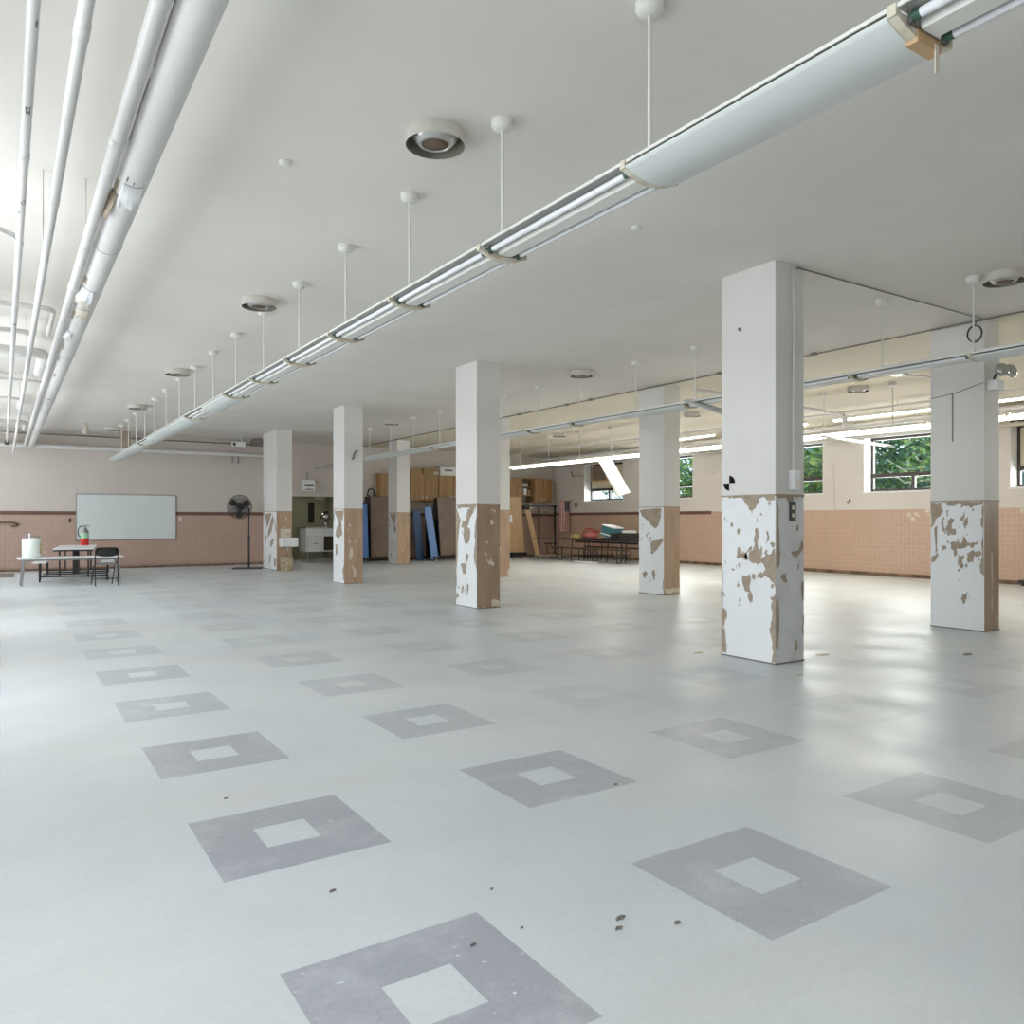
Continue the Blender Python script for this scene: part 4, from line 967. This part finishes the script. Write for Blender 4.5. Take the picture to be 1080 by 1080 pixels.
# flag on a short pole from the right wall
t = thing('flag', 'striped flag with dark starry canton hanging by the far right corner', 'flag', (17.45, 23.55, .92))
NX, NZ, FW, FH = 26, 12, .50, 1.14
def fp(i, k):
    u = i/NX; z = FH*k/NZ
    return (u*FW, .045*math.sin(u*9)*(1-.4*k/NZ)+.02*math.sin(u*4+k*.4), z+.03*u)
red_ = MB()
for i in range(NX):
    for k in range(NZ):
        s_ = i*13//NX; c = 'flagred' if s_ % 2 == 0 else 'flagwhite'
        if s_ >= 6 and k >= 8: c = 'flagblue'
        red_.face([fp(i, k), fp(i+1, k), fp(i+1, k+1), fp(i, k+1)], c, True)
o = red_.build('cloth', t); so = o.modifiers.new('t', 'SOLIDIFY'); so.thickness = .004
m = MB()
for r_ in range(9):
    for c_ in range(6 if r_ % 2 == 0 else 5):
        cz = FH*(.69+.29*(r_+.5)/9); cu = .5+.46*(c_+(.5 if r_ % 2 == 0 else 1))/6
        i_ = cu*NX; bx, by, bz = fp(i_, cz/FH*NZ)
        pts = []
        for q_ in range(10):
            a = PI/2+q_*PI/5; rr = .0115 if q_ % 2 == 0 else .0045; pts.append((bx+rr*math.cos(a), by-.006, bz+rr*math.sin(a)))
        m.face(pts, 'flagwhite')
m.build('stars', t)
m = MB(); m.tube([(-.04, 0, FH+.02), (FW+.12, .02, FH+.06)], .012, 'wood', 8); m.build('flag_pole', t)
m = MB(); m.tube([(18.02, 23.25, 3.02), (17.9, 23.3, 3.0), (17.85, 23.3, 3.1), (17.86, 23.32, 3.2)], .025, 'brownlam', 10); m.tube([(18.04, 23.2, 3.02), (18.04, 22.85, 2.98)], .012, 'brownlam', 6); tag(m.build('wall_bracket'), 'dark curved bracket on the wall left of the far window', 'bracket')
m = MB(); m.box((XR-.06, 23.2, 1.85), (XR, 23.32, 2.02), 'louver'); tag(m.build('wall_bell', bevel=.01), 'small brown box on the wall under the curved bracket', 'wall fitting')

# ------------------------------------------------------------------ tables by the right wall
def mobile(x, y0, y1, rz, lb):
    t = thing('bench_table', lb, 'table', (x, (y0+y1)/2, 0), rz)
    h = (y1-y0)/2
    m = MB(); m.box((-.38, -h, .69), (.38, h, .74), 'dark'); m.build('tabletop', t, bevel=.004)
    for sx in (-1, 1):
        m = MB(); m.box((sx*.72-.15, -h+.05, .415), (sx*.72+.15, h-.05, .46), 'tabledark'); m.build('bench', t, bevel=.004)
        for y in (-h+.35, -.35, .35, h-.35):
            m = MB(); m.tube([(sx*.72-.1, y, .415), (sx*.72-.1, y, .02)], .017, 'black', 8); m.tube([(sx*.72+.1, y, .415), (sx*.72+.1, y, .02)], .017, 'black', 8); m.tube([(sx*.72-.1, y, .03), (sx*.72+.1, y, .03)], .014, 'steel', 8); m.build('bench_leg', t)
    for y in (-h+.5, -.5, .5, h-.5):
        for sx in (-.28, .28):
            m = MB(); m.tube([(sx, y, .705), (sx*1.1, y+.06, .0)], .017, 'black', 8); m.build('table_leg', t)
    m = MB(); m.box((-.03, -h+.3, .60), (.03, h-.3, .66), 'black'); m.tube([(-.72, -.4, .2), (.72, -.4, .2)], .017, 'black', 8); m.tube([(-.72, .4, .2), (.72, .4, .2)], .017, 'black', 8); m.build('frame', t)
mobile(16.75, 18.15, 21.95, 0, 'dark bench table loaded with bags by the right wall')
t = thing('tote_bag', 'faded red bag with handles on the dark bench table', 'bag', (16.85, 21.0, .74))
m = MB(); m.lathe([(.16, 0), (.24, .05), (.24, .14), (.16, .22), (.05, .24), (0, .24)], 'pink', n=20, M4=Matrix.Scale(1.5, 4, (0, 1, 0))); m.build('bag_body', t)
for sx in (-.06, .06):
    m = MB(); m.tube([(sx, -.52, .30), (sx, -.35, .2), (sx, -.2, .30), (sx, .1, .36), (sx, .3, .2)], .014, 'red', 8); m.build('strap', t)
m = MB(); m.lathe([(.18, 0), (.2, .05), (.12, .12), (0, .14)], 'yellow', n=16, M4=Matrix.Scale(1.6, 4, (0, 1, 0))); tag(m.build('folded_cloth', loc=(16.75, 21.6, .74)), 'yellow cloth heap at the left end of the dark bench table', 'cloth')
t = thing('teal_crate', 'tilted teal box with a pale band on the dark bench table', 'box', (16.65, 19.65, .74))
T4 = Matrix.Rotation(R(10), 4, 'X')
m = MB(); m.box((-.2, -.35, .08), (.2, .28, .42), 'teal', T4); m.build('box_body', t, bevel=.01)
m = MB(); m.box((-.205, -.352, .14), (.205, .282, .18), 'jug', T4); m.box((-.203, -.35, .42), (.203, .28, .45), 'white', T4); m.build('pale_band', t)
m = MB(); m.box((-.18, -.3, 0), (.18, .25, .05), 'dark'); m.build('stand', t)
t = thing('black_crate', 'black open crate on the dark bench table behind the tan column', 'crate', (16.7, 18.75, .74))
m = MB(); m.box((-.22, -.3, 0), (.22, .3, .02), 'dark'); m.box((-.22, -.3, .02), (-.2, .3, .22), 'dark'); m.box((.2, -.3, .02), (.22, .3, .22), 'dark'); m.box((-.2, -.3, .02), (.2, -.28, .22), 'dark'); m.box((-.2, .28, .02), (.2, .3, .22), 'dark'); m.build('crate_shell', t)
m = MB(); m.box((-.17, -.1, .03), (.17, .2, .30), 'white'); m.build('papers', t)
m = MB(); m.box((16.35, 19.2, .74), (16.7, 19.32, .95), 'dark'); tag(m.build('dark_case', bevel=.01), 'flat dark case between the teal box and the black crate', 'case')
m = MB(); m.box((15.55, 19.3, 0), (15.85, 20.2, .05), 'white'); tag(m.build('flat_carton', bevel=.006), 'flat white carton on the floor under the dark bench', 'box')
m = MB(); m.box((17.72, 7.15, .06), (XR-.013, 7.9, .12), 'dark'); m.box((17.75, 7.2, .0), (17.80, 7.25, .06), 'dark'); m.box((17.75, 7.8, .0), (17.80, 7.85, .06), 'dark'); m.box((17.72, 7.55, .12), (17.9, 7.8, .15), 'plant'); tag(m.build('floor_heater'), 'dark strip of fittings along the foot of the right wall', 'fitting')
t = thing('shelf_board', 'cream board above the window at the right edge', 'shelf', (17.9, 6.9, 3.36))
m = MB(); m.box((-.15, -1.4, 0), (.15, 1.5, .06), 'cream'); m.build('board', t)
m = MB(); m.tube([(0, 1.25, .06), (0, 1.1, .14), (0, 1.0, .07), (0, .8, .2), (.0, .7, .26), (0, .6, .22), (0, .72, .16), (0, .5, .08)], .02, 'black', 8); m.build('curled_cable', t)
for y in (-1, 1):
    m = MB(); m.box((.13, y-.02, -.12), (.15, y+.02, 0), 'cream'); m.build('shelf_bracket', t)
m = MB(); m.tube([(XR-.012, 12.43, 2.9), (XR-.012, 12.4, 1.66)], .012, 'wall', 8); tag(m.build('conduit'), 'thin painted conduit on the right wall between two windows', 'conduit')

m = MB(); m.box((-.9, 22.2, 0), (.25, 23.8, .012), 'mat'); tag(m.build('floor_mat'), 'dull brown mat on the floor at far left', 'mat')
# ------------------------------------------------------------------ small litter on the floor
CHIPS = [(1.78, 2.05, .024, 'dark chip on the floor left of the front square'), (1.73, 2.0, .018, 'smaller dark chip beside the larger one by the front square'), (8.25, 4.15, .09, 'dark flattened scrap on the floor near the right front column'), (6.02, 5.72, .07, 'paint flake on the floor left of the largest column'), (7.0, 4.95, .10, 'pale scrap on the floor right of the largest column'), (1.02, 2.78, .015, 'tiny dark speck beyond the front square'), (5.9, 4.4, .05, 'paint crumb before the largest column'), (.32, 1.95, .02, 'grey chip at the bottom left of the floor'), (1.46, 2.18, .007, 'tiny black speck right of the front square'), (1.52, 2.47, .007, 'tiny black speck behind the front square'), (1.27, 2.18, .012, 'small grey crumb at the far corner of the front square'), (1.92, 1.92, .016, 'dark sliver by the two dark chips'), (.92, 3.99, .010, 'speck beside the third near square at left'), (2.66, 3.10, .012, 'dark mark on the second near square at right')]
for x, y, s_, lb in CHIPS:
    q = rag([(-s_, -s_*.4), (s_*.2, -s_*.5), (s_, 0), (s_*.3, s_*.5), (-s_*.6, s_*.3)], .25, 1); m = MB()
    m.add([(a, b_, 0.0005) for a, b_ in q]+[(a*.8, b_*.8, .006) for a, b_ in q], [tuple(range(len(q), 2*len(q)))]+[(i, (i+1) % len(q), len(q)+(i+1) % len(q), len(q)+i) for i in range(len(q))], 'cream' if 'pale' in lb or 'paint' in lb else 'cond')
    tag(m.build('debris_chip', loc=(x, y, 0)), lb, 'debris', 'litter on the floor')

# ------------------------------------------------------------------ outside, right
g = MB(); g.face([(XR+.4, -8, 1.55), (60, -8, 1.9), (60, 50, 1.9), (XR+.4, 50, 1.55)], 'ground'); struct(g.build('ground_outside'))
def leaves(m, c, rad, n, mats, size, rr):
    for _ in range(n):
        while True:
            p = Vector((rr.uniform(-1, 1), rr.uniform(-1, 1), rr.uniform(-1, 1)))
            if .25 < p.length < 1: break
        p = Vector((c[0]+p.x*rad[0], c[1]+p.y*rad[1], c[2]+p.z*rad[2]))
        a = Vector((rr.gauss(0, 1), rr.gauss(0, 1), rr.gauss(0, .6))).normalized(); b = a.orthogonal().normalized()
        b = (Matrix.Rotation(rr.uniform(0, 6.28), 4, a) @ b).normalized(); s = size*rr.uniform(.6, 1.3)
        m.face([p-a*s, p+b*s*.45, p+a*s, p-b*s*.45], rr.choice(mats))
def tree(x, y, h, crown, n, mats, lb, seed, size=.13, branches=6):
    rr = random.Random(seed); t = thing('tree', lb, 'tree', (x, y, 1.6), 0, 'trees outside the right hand windows')
    m = MB(); m.tube([(0, 0, -.05), (.05, .03, h*.4), (-.03, .1, h*.75), (0, 0, h)], [.11, .085, .06, .03], 'bark', 10)
    for k in range(branches):
        z = h*(.12+.7*k/branches); a = rr.uniform(0, 6.28); l_ = crown*rr.uniform(.6, 1.1)
        m.tube([(0, 0, z), (l_*.4*math.cos(a), l_*.4*math.sin(a), z+.18), (l_*.75*math.cos(a+.3), l_*.75*math.sin(a+.3), z+.10), (l_*math.cos(a+.2), l_*math.sin(a+.2), z+.45)], [.045, .035, .025, .012], 'bark', 7)
    m.build('trunk', t)
    m = MB(); leaves(m, (0, 0, h*.95), (crown, crown, crown*.75), n, mats, size, rr); leaves(m, (0, .3, h*.45), (crown*.8, crown*.8, crown*.35), n//3, mats, size, rr); m.build('foliage', t)
tree(21.9, 24.6, 2.6, 1.4, 900, ['leafa', 'leafb'], 'tree outside the far paneled window', 11)
tree(21.8, 20.2, 2.2, 1.9, 2200, ['leafa', 'leafb', 'leafc'], 'leafy tree outside the window beside the tan sided column', 12)
tree(21.2, 15.4, 1.9, 1.8, 2400, ['leafa', 'leafc', 'leafb'], 'bright leafy tree outside the window beside the largest column', 13)
tree(21.9, 11.3, 2.9, 1.8, 1400, ['leafa', 'leafc', 'leafb'], 'pale branched tree outside the large clear window', 14, .13, 22)
tree(26.5, 20.0, 3.0, 2.2, 2000, ['leafb', 'leafa'], 'dark tree farther behind the bright leafy one', 15, .16)
tree(23.9, 7.9, 2.6, 1.7, 1500, ['leafb', 'leafa'], 'tree outside the window at the right edge', 16)
tree(26.4, 15.0, 3.2, 2.1, 2600, ['leafb', 'leafa'], 'dark tree farther behind the pale branched one', 17, .16)
t = thing('fence', 'blue grey board fence beyond the trees', 'fence', (28.5, 14, 1.7))
m = MB()
for k in range(90): m.box((0, -14+k*.31, 0), (.03, -14+k*.31+.29, 1.9), 'slate')
m.build('boards', t)
m = MB(); m.box((.03, -14, .4), (.08, 14, .5), 'slate'); m.box((.03, -14, 1.4), (.08, 14, 1.5), 'slate'); m.build('rails', t)
t = thing('bin', 'red lidded bin outside the window beside the tan sided column', 'bin', (23.4, 22.2, 1.62))
m = MB(); m.box((-.35, -.7, .12), (.35, .7, .75), 'red'); m.build('bin_body', t, bevel=.03)
m = MB(); m.box((-.38, -.73, .75), (.38, .73, .82), 'blue'); m.build('lid', t, bevel=.02)
for y in (-.5, .5):
    m = MB(); m.lathe([(0, -.03), (.12, -.03), (.12, .03), (0, .03)], 'black', M4=Matrix.Translation((-.3, y, .12)) @ Matrix.Rotation(R(90), 4, 'Y'), n=14); m.build('wheel', t)

# ------------------------------------------------------------------ light
wd = bpy.data.worlds.new('World'); SC.world = wd; wd.use_nodes = True
nt = wd.node_tree; bg = nt.nodes['Background']; bg.inputs['Color'].default_value = (.72, .86, 1.0, 1); bg.inputs['Strength'].default_value = 1.6
sun = bpy.data.lights.new('sun', 'SUN'); sun.energy = 3.0; sun.angle = R(2); sun.color = (1, .95, .86)
so = bpy.data.objects.new('sun', sun); COL.objects.link(so); so.rotation_euler = (R(-28), R(4), 0)
def daylight(name, x, y0, y1, z0, z1, sgn, power, color):
    l = bpy.data.lights.new(name, 'AREA'); l.shape = 'RECTANGLE'; l.size = (z1-z0); l.size_y = (y1-y0); l.energy = power; l.color = color
    o = bpy.data.objects.new(name, l); COL.objects.link(o); o.location = (x, (y0+y1)/2, (z0+z1)/2)
    o.rotation_euler = (0, R(-90)*sgn, 0)
    return o
for k, (a, b_) in enumerate(LW):
    daylight('window_daylight', XL-.35, a, b_, LZ0, LZ1, 1, (112, 118, 168, 178, 150, 112)[k], (1.0, .955, .965))
for k, (a, b_) in enumerate(WIN):
    daylight('window_daylight', XR+.55, a, b_, WZ0, WZ1, -1, 130, (1.0, .985, .97))

# ------------------------------------------------------------------ camera
cam = bpy.data.cameras.new('camera'); co = bpy.data.objects.new('camera', cam); COL.objects.link(co)
co.location = (0, 0, 1.369); co.rotation_euler = (R(90), 0, R(-33.09))
cam.sensor_width = 36; cam.lens = 825/1080*36; cam.shift_y = 8.6/1080; cam.clip_start = .05; cam.clip_end = 200
SC.camera = co
vs_ = SC.view_settings; vs_.view_transform = 'Standard'; vs_.look = 'None'; vs_.exposure = 0.06; vs_.gamma = 1; vs_.use_curve_mapping = False
SC.cycles.max_bounces = 14; SC.cycles.diffuse_bounces = 8; SC.cycles.sample_clamp_indirect = 6
